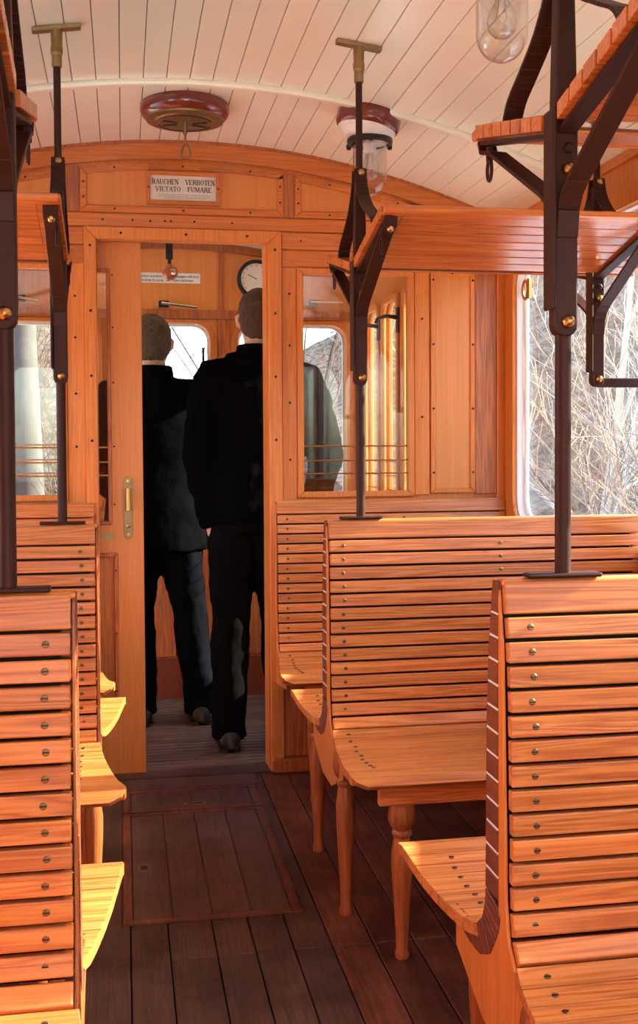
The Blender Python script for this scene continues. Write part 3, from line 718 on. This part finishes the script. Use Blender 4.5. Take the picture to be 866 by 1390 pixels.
m = MB(); serif_text(m, 'RAUCHEN  VERBOTEN', .106, .322, 2.046, .0165, YB-.0105); serif_text(m, 'VIETATO  FUMARE', .118, .310, 2.022, .0155, YB-.0105); m.build('lettering', INK, sgn_)
GREYINK = plain('grey small print', (.38,.33,.28), .6)
m = MB(); rr = random.Random(3)
for row, (a, b) in enumerate(((.128,.300),(.124,.304),(.150,.290))):
    x = a; z = 2.010-.0055*row
    while x < b:
        w = rr.uniform(.002, .009); m.box(x, min(x+w, b), YB-.0106, YB-.010, z, z+.0022); x += w+.0018
m.build('small_print', GREYINK, sgn_); 
screws_y(sgn_, [(.0945, 2.032), (.3315, 2.032)], YB-.022, .0035)
keep(sgn_)

# ------------------------------------------------------------------ driver's platform beyond the bulkhead
PX0, PX1 = -.66, 1.11; PZ = 2.075
pf = MB()
y = YB+.06
while y < YF: pf.box(PX0-.2, PX1+.25, y, y+.030, -.015, .004); y += .041
pfo = pf.build('platform_floor', W_platform, fl, bevel=.003)
def zp(x): return PZ - (x-XC)**2/(2*RC)
topp = [(x, zp(x)+.02) for x in [PX1+.02 - (PX1-PX0+.04)*i/20 for i in range(21)]]
FW = [(-.60, -.115), (-.01, .395), (.52, 1.025)]
wall_far = sheet('wall_far', [(PX0-.02,0),(PX1+.02,0)]+topp, [rrect(a, b, .86, 1.705, .075) for a, b in FW], .04, W_panel, 'y', YF)
tag(wall_far, kind='structure')
m = MB(); m.box(PX0, PX1, YF-.016, YF, 1.725, 1.765); m.box(.437, .46, YF-.012, YF, 1.765, 2.03); m.box(0, .0, 0,0,0,0) if False else None
xs = [PX0 + (PX1-PX0)*i/20 for i in range(21)]
for a, b in zip(xs, xs[1:]): m.hexa([(a,YF-.016,zp(a)-.035),(b,YF-.016,zp(b)-.035),(b,YF,zp(b)-.035),(a,YF,zp(a)-.035),(a,YF-.016,zp(a)),(b,YF-.016,zp(b)),(b,YF,zp(b)),(a,YF,zp(a))])
m.build('red_rails', W_dark, wall_far)
for a, b in ((.43,.50),(-.10,-.03)): MB().box(a, b, YF-.010, YF, .86, 1.725).build('dark_upright', W_dark, wall_far, bevel=.002)
m = MB()
for i in range(18): m.box(PX0+.099*i, PX0+.099*i+.097, YF-.012, YF, .19, .80)
m.build('dado_boards', W_dark, wall_far, bevel=.004)
m = MB(); m.box(PX0, PX1, YF-.022, YF, 0, .19); m.build('kickboard', W_end, wall_far, bevel=.003); MB().box(PX0, PX1, YF-.03, YF, .80, .83).build('dado_cap', W_dark, wall_far, bevel=.003)
for i, (a, b) in enumerate(FW):
    e = sempty('window_%d' % (11+i))
    ring('window_frame', rrect(a-.03, b+.03, .83, 1.722, .10), rrect(a, b, .86, 1.705, .075), .014, W_z, 'y', YF-.014, e, .003)
    ring('sash', rrect(a-.004, b+.004, .856, 1.709, .08), rrect(a+.012, b-.012, .872, 1.693, .066), .008, REVEAL, 'y', YF+.03, e)
    m = MB(); m.box(a, b, YF+.020, YF+.024, .86, 1.705); m.build('pane', GLASS, e)
pcm = MB()
xs = [PX0-.05 + (PX1-PX0+.1)*i/28 for i in range(29)]
for a, b in zip(xs, xs[1:]):
    b -= .002; pcm.hexa([(a,YB+.035,zp(a)+.0),(b,YB+.035,zp(b)),(b,YF+.05,zp(b)),(a,YF+.05,zp(a)),(a,YB+.035,zp(a)+.03),(b,YB+.035,zp(b)+.03),(b,YF+.05,zp(b)+.03),(a,YF+.05,zp(a)+.03)])
pcm.build('platform_boards', CREAM, ceiling)
# platform side walls: three tall sashes each
for side, x_in, sg in (('platform_right', PX1, 1), ('platform_left', PX0, -1)):
    wins = [(3.96, 4.28), (4.36, 4.62), (4.70, 4.98)]
    if sg < 0: wins = [(3.96, 4.40), (4.50, 4.98)]
    at = x_in if sg > 0 else x_in-.03
    w = sheet('wall_'+side, [(YB+.035,0),(YF+.03,0),(YF+.03,zp(PX1)+.02),(YB+.035,zp(PX1)+.02)], [rrect(a, b, .55, 1.75, .06) for a, b in wins], .03, W_z, 'x', at)
    tag(w, kind='structure')
    for i, (a, b) in enumerate(wins):
        e = sempty('window_%d' % ((14 if sg > 0 else 17)+i))
        ring('window_frame', rrect(a-.02, b+.02, .53, 1.77, .075), rrect(a+.006, b-.006, .556, 1.744, .06), .018, W_pale, 'x', x_in-.018 if sg > 0 else x_in, e, .003)
        m = MB(); gx = at+.014; m.box(gx, gx+.004, a, b, .55, 1.75); m.build('pane', GLASS, e)
        if sg > 0:
            for z in (1.147,1.08,1.02,.96): MB().tube([(x_in+.006,a,z),(x_in+.006,b,z)], .0025, 6).build('guard_rod', BRASS_OLD, e)
# stepped return wall between the wide saloon and the narrow platform is the bulkhead itself
# black hook handles on the right platform wall
for (yy, lab) in ((4.32, 'black curved grab hook on the nearer post of the right platform side'), (4.66, 'black curved grab hook on the farther post of the right platform side')):
    m = MB(); x = PX1-.018
    m.box(x-.006, x, yy-.02, yy+.02, 1.60, 1.70)
    m.tube([(x-.004, yy, 1.66),(x-.05, yy, 1.665),(x-.085, yy, 1.655),(x-.095, yy, 1.635)], [.009,.008,.007,.006], 8)
    tag(m.build('grab_hook', BLACKMETAL, smooth=True), lab, 'grab hook')
# chrome levers above front windows
def lever(label, x0, x1, z, tilt_=.0):
    l = empty('window_lever', label, 'window lever', ((x0+x1)/2, YF-.03, z))
    m = MB(); m.box(x0, x0+.045, YF-.03, YF-.01, z-.012, z+.018); m.build('mounting_block', BLACKMETAL, l, bevel=.003)
    m = MB(); m.tube([(x0+.01, YF-.04, z+.006),(x1, YF-.04, z-tilt_)], [.007,.006], 8); m.build('lever_arm', CHROME, l, smooth=True); keep(l)
lever('chrome lever on the front wall above the centre windscreen between the two heads', .165, .335, 1.785, .012)
lever('chrome lever on the front wall above the right windscreen', .84, 1.0, 1.80, -.006)
lever('chrome lever on the front wall above the left windscreen', -.46, -.36, 1.80, .01)
# second notice with the bell pull in front
s2 = empty('small_notice', 'narrow white notice in two languages on the front wall of the platform', 'sign', (.19, YF-.01, 1.905))
m = MB(); m.box(.055, .352, YF-.006, YF, 1.885, 1.93); m.build('notice_plate', WHITE, s2, bevel=.001)
def text_mesh(body, x0, x1, z, h, y, mat, parent, name='lettering'):
    cu = bpy.data.curves.new('t', 'FONT'); cu.body = body; cu.size = 1; cu.offset = .012; cu.extrude = 0
    t = bpy.data.objects.new('t', cu); COL.objects.link(t)
    me = bpy.data.meshes.new_from_object(t.evaluated_get(bpy.context.evaluated_depsgraph_get())); bpy.data.objects.remove(t); bpy.data.curves.remove(cu)
    xs_ = [v.co.x for v in me.vertices]; mn, mx = min(xs_), max(xs_)
    for v in me.vertices: v.co = (x0+(v.co.x-mn)/(mx-mn)*(x1-x0), y, z+v.co.y*h/.7)
    me.materials.clear(); me.materials.append(mat); o = bpy.data.objects.new(name, me); COL.objects.link(o); o.parent = parent; return o
text_mesh('È proibito scendere   Das Aussteigen während', .062, .345, 1.910, .011, YF-.0068, INK, s2)
text_mesh('durante la corsa   der Fahrt verboten', .085, .320, 1.892, .011, YF-.0068, INK, s2)
keep(s2)
bp_ = empty('bell_pull', 'wooden ball bell pull on a metal strap hanging from the platform ceiling', 'bell pull', (.185, 4.35, 2.05))
m = MB(); m.box(.171, .199, 4.345, 4.353, 1.875, zp(.185)+.002); m.build('strap', BLACKMETAL, bp_, bevel=.002)
m = MB(); m.tube([(.185,4.349,1.885),(.185,4.349,1.84)], .007, 8); m.build('stem', BLACKMETAL, bp_, smooth=True)
m = MB(); m.lathe([(.001,-.032),(.016,-.028),(.028,-.015),(.032,0),(.028,.015),(.016,.028),(.001,.032)], (.187,4.345,1.825), 24)
m.build('wooden_ball', W_leg, bp_, smooth=True)
m = MB(); m.lathe([(.011,-.030),(.013,-.045),(.008,-.047)], (.195,4.340,1.818), 14, 'y'); m.build('end_knob', CHROME, bp_, smooth=True)
keep(bp_)
g = empty('pressure_gauge', 'round gauge with pale dial and dark rim above the right man on the front wall', 'gauge', (.605, YF-.03, 1.905))
m = MB(); m.lathe([(.105,0),(.105,-.016),(.085,-.020)], (.605,YF,1.905), 36, 'y'); m.build('wooden_ring', W_pale, g, smooth=True)
m = MB(); m.lathe([(.088,-.02),(.088,-.045),(.078,-.050),(.072,-.044),(.072,-.038)], (.605,YF,1.905), 36, 'y'); m.build('dark_rim', BLACKMETAL, g, smooth=True)
m = MB(); m.lathe([(.073,-.038),(.0005,-.0385)], (.605,YF,1.905), 36, 'y'); dl = m.build('dial', PAPER, g)
m = MB()
for k in range(13):
    a = R(-40+260*k/12); p = Vector((.605+.058*math.cos(a), 0, 1.905+.058*math.sin(a))); q_ = Vector((.605+.066*math.cos(a), 0, 1.905+.066*math.sin(a))); m.tube([(p.x,YF-.0395,p.z),(q_.x,YF-.0395,q_.z)], .0012, 4)
m.tube([(.605,YF-.041,1.905),(.565,YF-.041,1.925)], .0018, 5); m.build('needle_and_ticks', INK, dl)
keep(g)
# windscreen wiper on the centre pane
wp = empty('windscreen_wiper', 'thin windscreen wiper arms crossing the centre windscreen', 'wiper', (.24, YF+.03, 1.69))
m = MB(); m.tube([(.225,YF+.036,1.69),(.36,YF+.036,1.47)], .0035, 6); m.tube([(.215,YF+.036,1.62),(.345,YF+.036,1.43)], .0025, 6); m.build('wiper_arm', BLACKMETAL, wp); 
m = MB(); m.box(.36, .372, YF+.030, YF+.040, 1.45, 1.60); m.build('wiper_blade', BLACKMETAL, wp); keep(wp)

# ------------------------------------------------------------------ people
COAT = plain('black wool coat', (.0025,.0024,.0028), .95, 0, .3, 90, bump=.15)
JACKET = plain('black padded jacket', (.0025,.0024,.0026), .85, 0, .3, 40, bump=.1)
TROUS = plain('charcoal trousers', (.004,.004,.0055), .9, 0, .3, 120)
TROUS2 = plain('dark brown-grey trousers', (.005,.0045,.0045), .9, 0, .3, 120)
SHOE = plain('black shoe leather', (.008,.006,.005), .4, 0, .2, 30)
SKIN = plain('skin', (.62,.33,.22), .5, 0, .06, 15)
HAIR1 = plain('grey brown hair', (.085,.052,.030), .9, 0, .7, 160, bump=.6)
HAIR2 = plain('brown hair', (.065,.028,.013), .9, 0, .7, 160, bump=.6)
for _m in (COAT, JACKET, TROUS, TROUS2): matte(_m)
def loft(mb, rings, n=20):     # rings: (cx,cy,cz,rx,ry[,pow])
    base = len(mb.v); vs = []; fs = []
    for c in rings:
        cx, cy, cz, rx, ry = c[:5]; pw = c[5] if len(c) > 5 else 1
        for k in range(n):
            a = 2*PI*k/n; ca, sa = math.cos(a), math.sin(a)
            vs.append((cx+rx*math.copysign(abs(ca)**pw, ca), cy+ry*math.copysign(abs(sa)**pw, sa), cz))
    for i in range(len(rings)-1):
        for k in range(n):
            a = i*n+k; b = i*n+(k+1) % n; fs.append((a, b, b+n, a+n))
    fs += [tuple(range(n))[::-1], tuple(range((len(rings)-1)*n, len(rings)*n))]
    mb.add(vs, fs)
def ball(mb, c, r, n=14):
    m = n//2; mb.lathe([(max(.0005, r*math.sin(PI*k/m)), -r*math.cos(PI*k/m)) for k in range(m+1)], c, n)
def soft(mb, name, mat, parent, voxel, smooth_it=6, folds=0, fscale=.12):
    o = mb.build(name, mat, parent)
    r = o.modifiers.new('r', 'REMESH'); r.mode = 'VOXEL'; r.voxel_size = voxel; r.use_smooth_shade = True
    s = o.modifiers.new('s', 'SMOOTH'); s.factor = .5; s.iterations = smooth_it
    if folds:
        tx = bpy.data.textures.new(name, 'CLOUDS'); tx.noise_scale = fscale; tx.noise_depth = 2
        d = o.modifiers.new('d', 'DISPLACE'); d.texture = tx; d.strength = folds; d.mid_level = .5
    return o
def person(label, P, head_turn=0, coat=COAT, trous=TROUS, hair=HAIR1, hem=.72, jacket=False):
    """P: dict of joints in world coordinates; seen from behind, facing +y"""
    V = {k: Vector(v) for k, v in P.items()}
    pr = empty('person', label, 'person', (V['pelvis'].x, V['pelvis'].y, 0))
    hd = V['head']; nk = V['neck']; pl = V['pelvis']; ch = V['chest']
    b = MB()
    # head: skull, face, jaw, ears, nose
    hz = hd.z
    loft(b, [(hd.x,hd.y+.02,hz-.115,.035,.045),(hd.x,hd.y+.020,hz-.10,.050,.065),(hd.x,hd.y+.010,hz-.065,.064,.085),(hd.x,hd.y+.002,hz-.02,.073,.096),(hd.x,hd.y,hz+.02,.077,.099),(hd.x,hd.y-.003,hz+.06,.072,.092),(hd.x,hd.y-.004,hz+.09,.055,.07),(hd.x,hd.y-.004,hz+.108,.03,.036)])
    b.tube([(hd.x,hd.y+.092,hz+.012),(hd.x,hd.y+.114,hz-.022),(hd.x,hd.y+.098,hz-.034)], [.008,.014,.010], 8)
    b.tube([(hd.x-.022,hd.y+.088,hz-.058),(hd.x+.022,hd.y+.088,hz-.058)], .007, 8)
    for s_ in (-1, 1):
        b.tube([(hd.x+s_*.074,hd.y-.004,hz+.018),(hd.x+s_*.086,hd.y-.012,hz+.008),(hd.x+s_*.084,hd.y-.010,hz-.018),(hd.x+s_*.076,hd.y,hz-.032)], [.010,.012,.010,.007], 8)
        ball(b, (hd.x+s_*.031, hd.y+.083, hz+.004), .013, 10)
    b.tube([hd+Vector((0,-.01,-.05)), nk+Vector((0,.0,.02)), nk+Vector((0,-.01,-.05))], [.055,.056,.065], 14)
    # torso
    loft(b, [(pl.x,pl.y,pl.z-.09,.13,.10),(pl.x,pl.y,pl.z,.165,.115),(pl.x,pl.y,pl.z+.10,.145,.105),(ch.x*.5+pl.x*.5,(ch.y+pl.y)/2,pl.z*.5+ch.z*.5,.145,.105),(ch.x,ch.y,ch.z,.165,.115),(nk.x,nk.y,nk.z-.10,.16,.09),(nk.x,nk.y,nk.z-.03,.07,.06)])
    for s_ in 'LR':
        sh, el, wr = V['shoulder'+s_], V['elbow'+s_], V['wrist'+s_]; hp, kn, an = V['hip'+s_], V['knee'+s_], V['ankle'+s_]
        b.tube([nk+Vector((0,-.01,-.06)), sh, sh.lerp(el,.5), el, el.lerp(wr,.4), wr], [.055,.055,.047,.040,.041,.027], 14)
        b.tube([hp, hp.lerp(kn,.3), kn, kn.lerp(an,.35), an], [.085,.082,.056,.058,.040], 14)
        b.tube([an+Vector((0,-.03,-.045)), an+Vector((0,.03,-.05)), an+Vector((0,.13,-.062)), an+Vector((0,.17,-.066))], [.034,.038,.032,.02], 12)
        d = (wr-el).normalized(); ax = Vector((0,1,0)); ax = (ax - d*ax.dot(d)).normalized(); sd = d.cross(ax)
        b.tube([wr-d*.01, wr+d*.03, wr+d*.075], [.026,.031,.030], 12)
        for k, ln in enumerate((.066,.076,.072,.056)):
            o_ = ax*(.027-.018*k); p0 = wr+d*.072+o_
            cl = sd*(1 if s_ == 'L' else -1)
            b.tube([p0-d*.02, p0+d*ln*.5+cl*.006, p0+d*ln*.85+cl*.020, p0+d*ln+cl*.03], [.0095,.009,.0085,.006], 8)
        b.tube([wr+d*.02+ax*.022, wr+d*.05+ax*.043, wr+d*.085+ax*.050], [.012,.011,.008], 8)
    soft(b, 'body', SKIN, pr, .006, 3)
    # hair: shell over the skull
    h = MB(); w = .0045
    loft(h, [(hd.x,hd.y-.028,hz-.075,.050,.062),(hd.x,hd.y-.024,hz-.04,.070+w,.078),(hd.x,hd.y-.018,hz+.0,.078+w,.086),(hd.x,hd.y-.010,hz+.03,.080+w,.094),(hd.x,hd.y-.004,hz+.06,.076+w,.098),(hd.x,hd.y-.004,hz+.09,.060+w,.080),(hd.x,hd.y-.004,hz+.112,.034,.044),(hd.x,hd.y-.004,hz+.119,.012,.014)], 24)
    soft(h, 'hair', hair, pr, .006, 2, .010, .02)
    # trousers
    t = MB()
    loft(t, [(pl.x,pl.y,pl.z-.12,.15,.12),(pl.x,pl.y,pl.z-.02,.178,.132),(pl.x,pl.y,pl.z+.10,.165,.122)])
    for s_ in 'LR':
        hp, kn, an = V['hip'+s_], V['knee'+s_], V['ankle'+s_]
        t.tube([hp+Vector((0,0,.03)), hp.lerp(kn,.35), hp.lerp(kn,.8), kn, kn.lerp(an,.3), kn.lerp(an,.75), an+Vector((0,.005,.015)), an+Vector((0,.008,-.042))], [.100,.096,.078,.074,.073,.066,.064,.066], 16)
    soft(t, 'trousers', trous, pr, .010, 4, .022, .10)
    for s_ in 'LR':
        an = V['ankle'+s_]; f = MB()
        gz = 0.004
        loft_pts = [(-.075,.018,.050),(-.06,.036,.075),(-.02,.042,.085),(.05,.040,.072),(.11,.046,.052),(.16,.044,.044),(.20,.030,.032),(.212,.012,.018)]
        vs = []; n = 12
        for (dy_, wx, hh) in loft_pts:
            for k in range(n):
                a = 2*PI*k/n; vs.append((an.x+wx*math.cos(a), an.y+dy_, gz+max(0, hh*(.5+.5*math.sin(a)))+(.0)))
        fs = [(i*n+k, i*n+(k+1) % n, (i+1)*n+(k+1) % n, (i+1)*n+k) for i in range(len(loft_pts)-1) for k in range(n)] + [tuple(range(n))[::-1], tuple(range((len(loft_pts)-1)*n, len(loft_pts)*n))]
        f.add(vs, fs); so = f.build('shoe', SHOE, pr, smooth=True)
        f = MB(); f.prism_x([(0,0),(0,0)], 0, 0) if False else None
        sl = MB(); oc = [(an.x+wx*1.04*sx, an.y+dy_) for sx, seq in ((1, loft_pts), (-1, loft_pts[::-1])) for (dy_, wx, hh) in seq]
        n2 = len(oc); sl.add([(x, y_, .004) for x, y_ in oc]+[(x, y_, .018) for x, y_ in oc], [tuple(range(n2))[::-1], tuple(range(n2, 2*n2))]+[(i,(i+1)%n2,(i+1)%n2+n2,i+n2) for i in range(n2)])
        sl.build('sole', BLACKMETAL, so)
    # coat
    c = MB(); wd = .01
    lo = hem
    loft(c, [(pl.x,pl.y,lo,.215 if not jacket else .185,.150 if not jacket else .140),(pl.x,pl.y,pl.z-.02,.205 if not jacket else .19,.150),(pl.x,pl.y,pl.z+.12,.190,.145),((ch.x+pl.x)/2,(ch.y+pl.y)/2,(ch.z+pl.z)/2+.02,.190,.140),(ch.x,ch.y,ch.z+.02,.205,.145),(nk.x,nk.y,nk.z-.13,.205,.130),(nk.x,nk.y,nk.z-.085,.165,.110),(nk.x,nk.y,nk.z-.03,.095,.085),(nk.x,nk.y,nk.z+.005,.078,.078)], 28)
    for s_ in 'LR':
        sh, el, wr = V['shoulder'+s_], V['elbow'+s_], V['wrist'+s_]
        c.tube([nk+Vector((0,-.01,-.075)), sh+Vector((0,0,.0)), sh.lerp(el,.25), sh.lerp(el,.7), el, el.lerp(wr,.5), wr, wr+(wr-el).normalized()*.035], [.075,.082,.078,.070,.067,.060,.052,.050], 18)
    soft(c, 'coat' if not jacket else 'jacket', coat, pr, .011, 5, .028 if jacket else .018, .09 if jacket else .13)
    k = MB(); cz = nk.z
    k.lathe([(.072,.0),(.082,-.012),(.086,.012),(.080,.042),(.072,.046),(.068,.02)], (nk.x, nk.y-.008, cz-.012), 28)
    k.build('collar', coat, pr, smooth=True)
    if jacket:
        cr_ = MB(); cr_.tube([(nk.x+.105*math.cos(a), nk.y-.005+.095*math.sin(a), nk.z-.022+.018*math.sin(a)) for a in [2*PI*i/24 for i in range(25)]], .024, 10); cr_.build('hood_roll', coat, pr, smooth=True)
    keep(pr); return pr
person('man with short grey hair in a long black coat standing at the front controls', dict(
    head=(.118,4.62,1.575), neck=(.122,4.60,1.445), chest=(.125,4.60,1.22), pelvis=(.128,4.60,.90),
    shoulderL=(-.055,4.60,1.345), elbowL=(-.105,4.66,1.08), wristL=(-.06,4.82,.98), shoulderR=(.300,4.60,1.345), elbowR=(.355,4.63,1.08), wristR=(.30,4.80,.95),
    hipL=(.055,4.60,.86), kneeL=(.05,4.60,.47), ankleL=(.065,4.60,.085), hipR=(.205,4.60,.86), kneeR=(.265,4.60,.47), ankleR=(.305,4.585,.085)), coat=COAT, trous=TROUS, hair=HAIR1, hem=.72)
person('taller brown haired man in black padded jacket leaning in the doorway on the right', dict(
    head=(.515,4.17,1.625), neck=(.505,4.16,1.495), chest=(.500,4.16,1.25), pelvis=(.475,4.16,.95),
    shoulderL=(.325,4.15,1.395), elbowL=(.275,4.11,1.12), wristL=(.325,4.14,.885), shoulderR=(.695,4.17,1.385), elbowR=(.765,4.16,1.12), wristR=(.74,4.25,.92),
    hipL=(.405,4.16,.91), kneeL=(.395,4.16,.50), ankleL=(.385,4.16,.085), hipR=(.555,4.16,.91), kneeR=(.58,4.18,.50), ankleR=(.60,4.20,.085)), coat=JACKET, trous=TROUS2, hair=HAIR2, hem=.86, jacket=True)

# ------------------------------------------------------------------ outside
BANK = plain('grey snow bank', (.28,.30,.33), .8, 0, .1, 2)  # one even grey, toned below the white ground snow
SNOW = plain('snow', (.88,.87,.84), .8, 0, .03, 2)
def hill_mat(name='brushy hillside', dim=1):
    m, nt, b = new_mat(name); N = nt.nodes; L = nt.links
    tc = N.new('ShaderNodeTexCoord'); n = N.new('ShaderNodeTexNoise'); n.inputs['Scale'].default_value = 2.2; n.inputs['Detail'].default_value = 12; n.inputs['Roughness'].default_value = .75
    L.new(tc.outputs['Object'], n.inputs['Vector']); cr = N.new('ShaderNodeValToRGB'); e = cr.color_ramp.elements
    e[0].position = .30; e[0].color = (.05,.04,.038,1); e[1].position = .68; e[1].color = (.52,.43,.33,1)
    k = e.new(.45); k.color = (.20,.14,.095,1); k = e.new(.55); k.color = (.36,.27,.19,1)
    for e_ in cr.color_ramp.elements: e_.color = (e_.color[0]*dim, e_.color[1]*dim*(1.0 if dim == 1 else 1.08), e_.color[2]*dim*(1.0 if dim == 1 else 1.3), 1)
    b.inputs['Specular IOR Level'].default_value = 0
    L.new(n.outputs['Fac'], cr.inputs[0]); L.new(cr.outputs[0], b.inputs['Base Color']); b.inputs['Roughness'].default_value = 1; return m
HILL = hill_mat()
gm = MB(); nx = 60
def gz(x, y):
    h = -.9
    if x > 6: h += (x-6)*.55 + .25*math.sin(y*.7)*min(1, (x-6)/3)
    if y > 16: h += (y-16)*(.12 + .22*max(0, min(1, (1.5-x)/3)))
    if x < -7: h += (-7-x)*.3
    return h
gv = []; gf = []
GX = [-30+75*i/60 for i in range(61)]; GY = [-20+80*j/64 for j in range(65)]
for yv in GY:
    for xv in GX: gv.append((xv, yv, gz(xv, yv)+random.uniform(-.12,.12)*(1 if abs(xv) > 7 else .2)))
for j in range(64):
    for i in range(60): a = j*61+i; gf.append((a, a+1, a+62, a+61))
gm.add(gv, gf); sn = MB(); sn.box(-7.5, 6.3, -16, 9.0, -.86, -.80); tag(sn.build('ground_snow', SNOW), kind='structure')  # unseen snow sheet, spread wide to bounce light onto the ceiling
go = gm.build('hillside_ground', HILL, smooth=True); tag(go, kind='structure')
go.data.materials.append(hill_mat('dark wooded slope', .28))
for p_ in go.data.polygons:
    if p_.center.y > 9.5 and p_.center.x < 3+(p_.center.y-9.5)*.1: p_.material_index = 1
BARK = [plain('pale bark', (.60,.53,.45), .9, 0, .3, 8), plain('grey bark', (.20,.165,.14), .9, 0, .3, 8), plain('tan twigs', (.38,.28,.19), .9, 0, .3, 8)]
THICK = [plain('dark wet bark', (.045,.038,.032), .9, 0, .3, 8), plain('brown thicket twigs', (.10,.065,.04), .9, 0, .3, 8)]
TRUNK = plain('pale birch trunk', (.055,.052,.047), .9, 0, .35, 6)
def grow(mb, p, d, ln, r, depth, rng, kids=4):
    pts = [p.copy()]; rs = [r]; q_ = p.copy(); dd = d.copy(); n = 4
    for i in range(n):
        dd = (dd + Vector((rng.uniform(-1,1), rng.uniform(-1,1), rng.uniform(-.6,.8)))*.18).normalized()
        q_ = q_ + dd*ln/n; pts.append(q_.copy()); rs.append(max(.003, r*(1-.75*(i+1)/n)))
    mb.tube(pts, rs, 4 if r < .03 else 7, caps=False)
    if depth:
        for k in range(kids):
            i = rng.randint(1, n); s_ = rng.uniform(.5, .75)
            nd = (dd + Vector((rng.uniform(-1,1), rng.uniform(-1,1), rng.uniform(-.5,.9)))*.85).normalized()
            grow(mb, pts[i], nd, ln*s_, rs[i]*.65, depth-1, rng, kids)
def shrub(name, label, x, y, h, r, mat, seed, stems=6, depth=3, group=None, kids=4):
    rng = random.Random(seed); m = MB(); z = gz(x, y)-.1
    for k in range(stems):
        d = Vector((rng.uniform(-.5,.5), rng.uniform(-.5,.5), 1)).normalized()
        grow(m, Vector((x+rng.uniform(-.25,.25)*(stems > 1), y+rng.uniform(-.25,.25)*(stems > 1), z)), d, h*rng.uniform(.6,.9), r, depth, rng, kids)
    return tag(m.build(name, mat), label, 'tree' if 'tree' in name else 'shrub', group)
G = 'bare winter shrubs on the bank beyond the right window'
rg = random.Random(11); cnt = 0
for row, (x0, h0) in enumerate(((4.4,1.9),(5.6,2.3),(7.0,2.8),(9.5,3.2),(13,3.6))):
    n = (7, 7, 8, 8, 8)[row]
    for i in range(n):
        x = x0 + rg.uniform(-.5,.5); k = x0/1.4
        y = (5.4 + row*2.6) + (i-n/2)*(.9+row*.55) + rg.uniform(-.3,.3)
        shrub('leafless_shrub', 'leafless pale twiggy shrub on the bank outside the right window', x, y, h0*rg.uniform(.8,1.15), .022, BARK[(cnt*7+row) % 3], 100+cnt, 6, 3, G); cnt += 1
for i, (x, y) in enumerate(((4.6, 10.5), (6.6, 13.2), (5.3, 12.2))):
    shrub('bare_tree', ('slender leaning pale tree outside the right window', 'tall grey tree further back outside the right window', 'forked bare tree between the others outside the right window')[i], x, y, 5.2, .07, BARK[0 if i != 1 else 1], 300+i, 1, 4)
for i, (x, y, s_) in enumerate(((7.5, 26, 11), (3.6, 20, 5.5), (-6.5, 24, 9), (-2.6, 30, 10))):
    shrub('bare_tree', ('tall branching tree seen through the right windscreen', 'far bare tree showing low in the centre windscreen', 'bare dark tree behind the left windscreen', 'distant bare tree left of the centre windscreen')[i], x, y, s_, .10, THICK[0], 400+i, 1, 4, kids=5)
m = MB(); m.tube([(-.95,11.2,-1.2),(-.93,11.2,.5),(-.98,11.2,2.2),(-.94,11.2,5.5)], [.20,.17,.155,.12], 16)
tag(m.build('tree_trunk', TRUNK, smooth=True), 'thick pale tree trunk seen through the left windscreen', 'tree')
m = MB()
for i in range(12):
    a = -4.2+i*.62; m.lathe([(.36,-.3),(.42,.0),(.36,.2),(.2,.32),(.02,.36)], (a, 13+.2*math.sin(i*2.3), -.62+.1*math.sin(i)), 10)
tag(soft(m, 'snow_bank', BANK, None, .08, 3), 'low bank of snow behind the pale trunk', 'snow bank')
for i in range(9):
    shrub('dry_bush', 'dry tan bush in front of the snow bank ahead of the car', -3.6+i*.62+rg.uniform(-.1,.1), 9.6+rg.uniform(-.4,.6), 1.25, .014, THICK[1], 500+i, 9, 3, 'dry bushes ahead of the car')
for i in range(7):
    shrub('leafless_shrub', 'leafless grey shrub in the thicket beyond the left windscreen', -4.8+i*.75, 15.5+rg.uniform(-.6,.6), 3.2, .025, THICK[i % 2], 600+i, 7, 3, 'thicket beyond the left windscreen')

# ------------------------------------------------------------------ light
w = bpy.data.worlds.new('w'); S.world = w; w.use_nodes = True; nt = w.node_tree; bg = nt.nodes['Background']
sky = nt.nodes.new('ShaderNodeTexSky'); sky.sky_type = 'NISHITA'; sky.sun_disc = False
SUNV = Vector((.86, .04, .44)).normalized()
sky.sun_elevation = math.asin(SUNV.z); sky.sun_rotation = math.atan2(SUNV.x, SUNV.y)
sky.dust_density = 1.6; sky.air_density = 1.0
nt.links.new(sky.outputs[0], bg.inputs['Color']); bg.inputs['Strength'].default_value = .40
sl = bpy.data.lights.new('sun', 'SUN'); sl.energy = 12; sl.angle = R(.8); sl.color = (1, .955, .80)
so = bpy.data.objects.new('sun', sl); COL.objects.link(so); so.rotation_euler = (-SUNV).to_track_quat('-Z', 'Y').to_euler()

# ------------------------------------------------------------------ camera
F = 1500.0; roll = .011
d = Vector(((167-433)/F, (650-606)/F, -1)).normalized()
up = Vector((-roll, 1, 0)); Xc = d.cross(up).normalized(); Zc = Xc.cross(d)
Mc = Matrix((Xc, d, Zc)).transposed()      # columns: world axes in camera space
cam = bpy.data.cameras.new('camera'); co = bpy.data.objects.new('camera', cam); COL.objects.link(co)
co.matrix_world = Matrix.Translation((0, 0, 1.15)) @ Mc.transposed().to_4x4()
cam.sensor_fit = 'VERTICAL'; cam.sensor_height = 36; cam.sensor_width = 36*866/1390; cam.lens = 36*F/1390
cam.shift_y = -45/1390; cam.clip_start = .02; cam.clip_end = 300
S.camera = co
S.view_settings.view_transform = 'Standard'; S.view_settings.look = 'None'; S.view_settings.gamma = 1; S.view_settings.use_curve_mapping = False
S.view_settings.exposure = 1.85
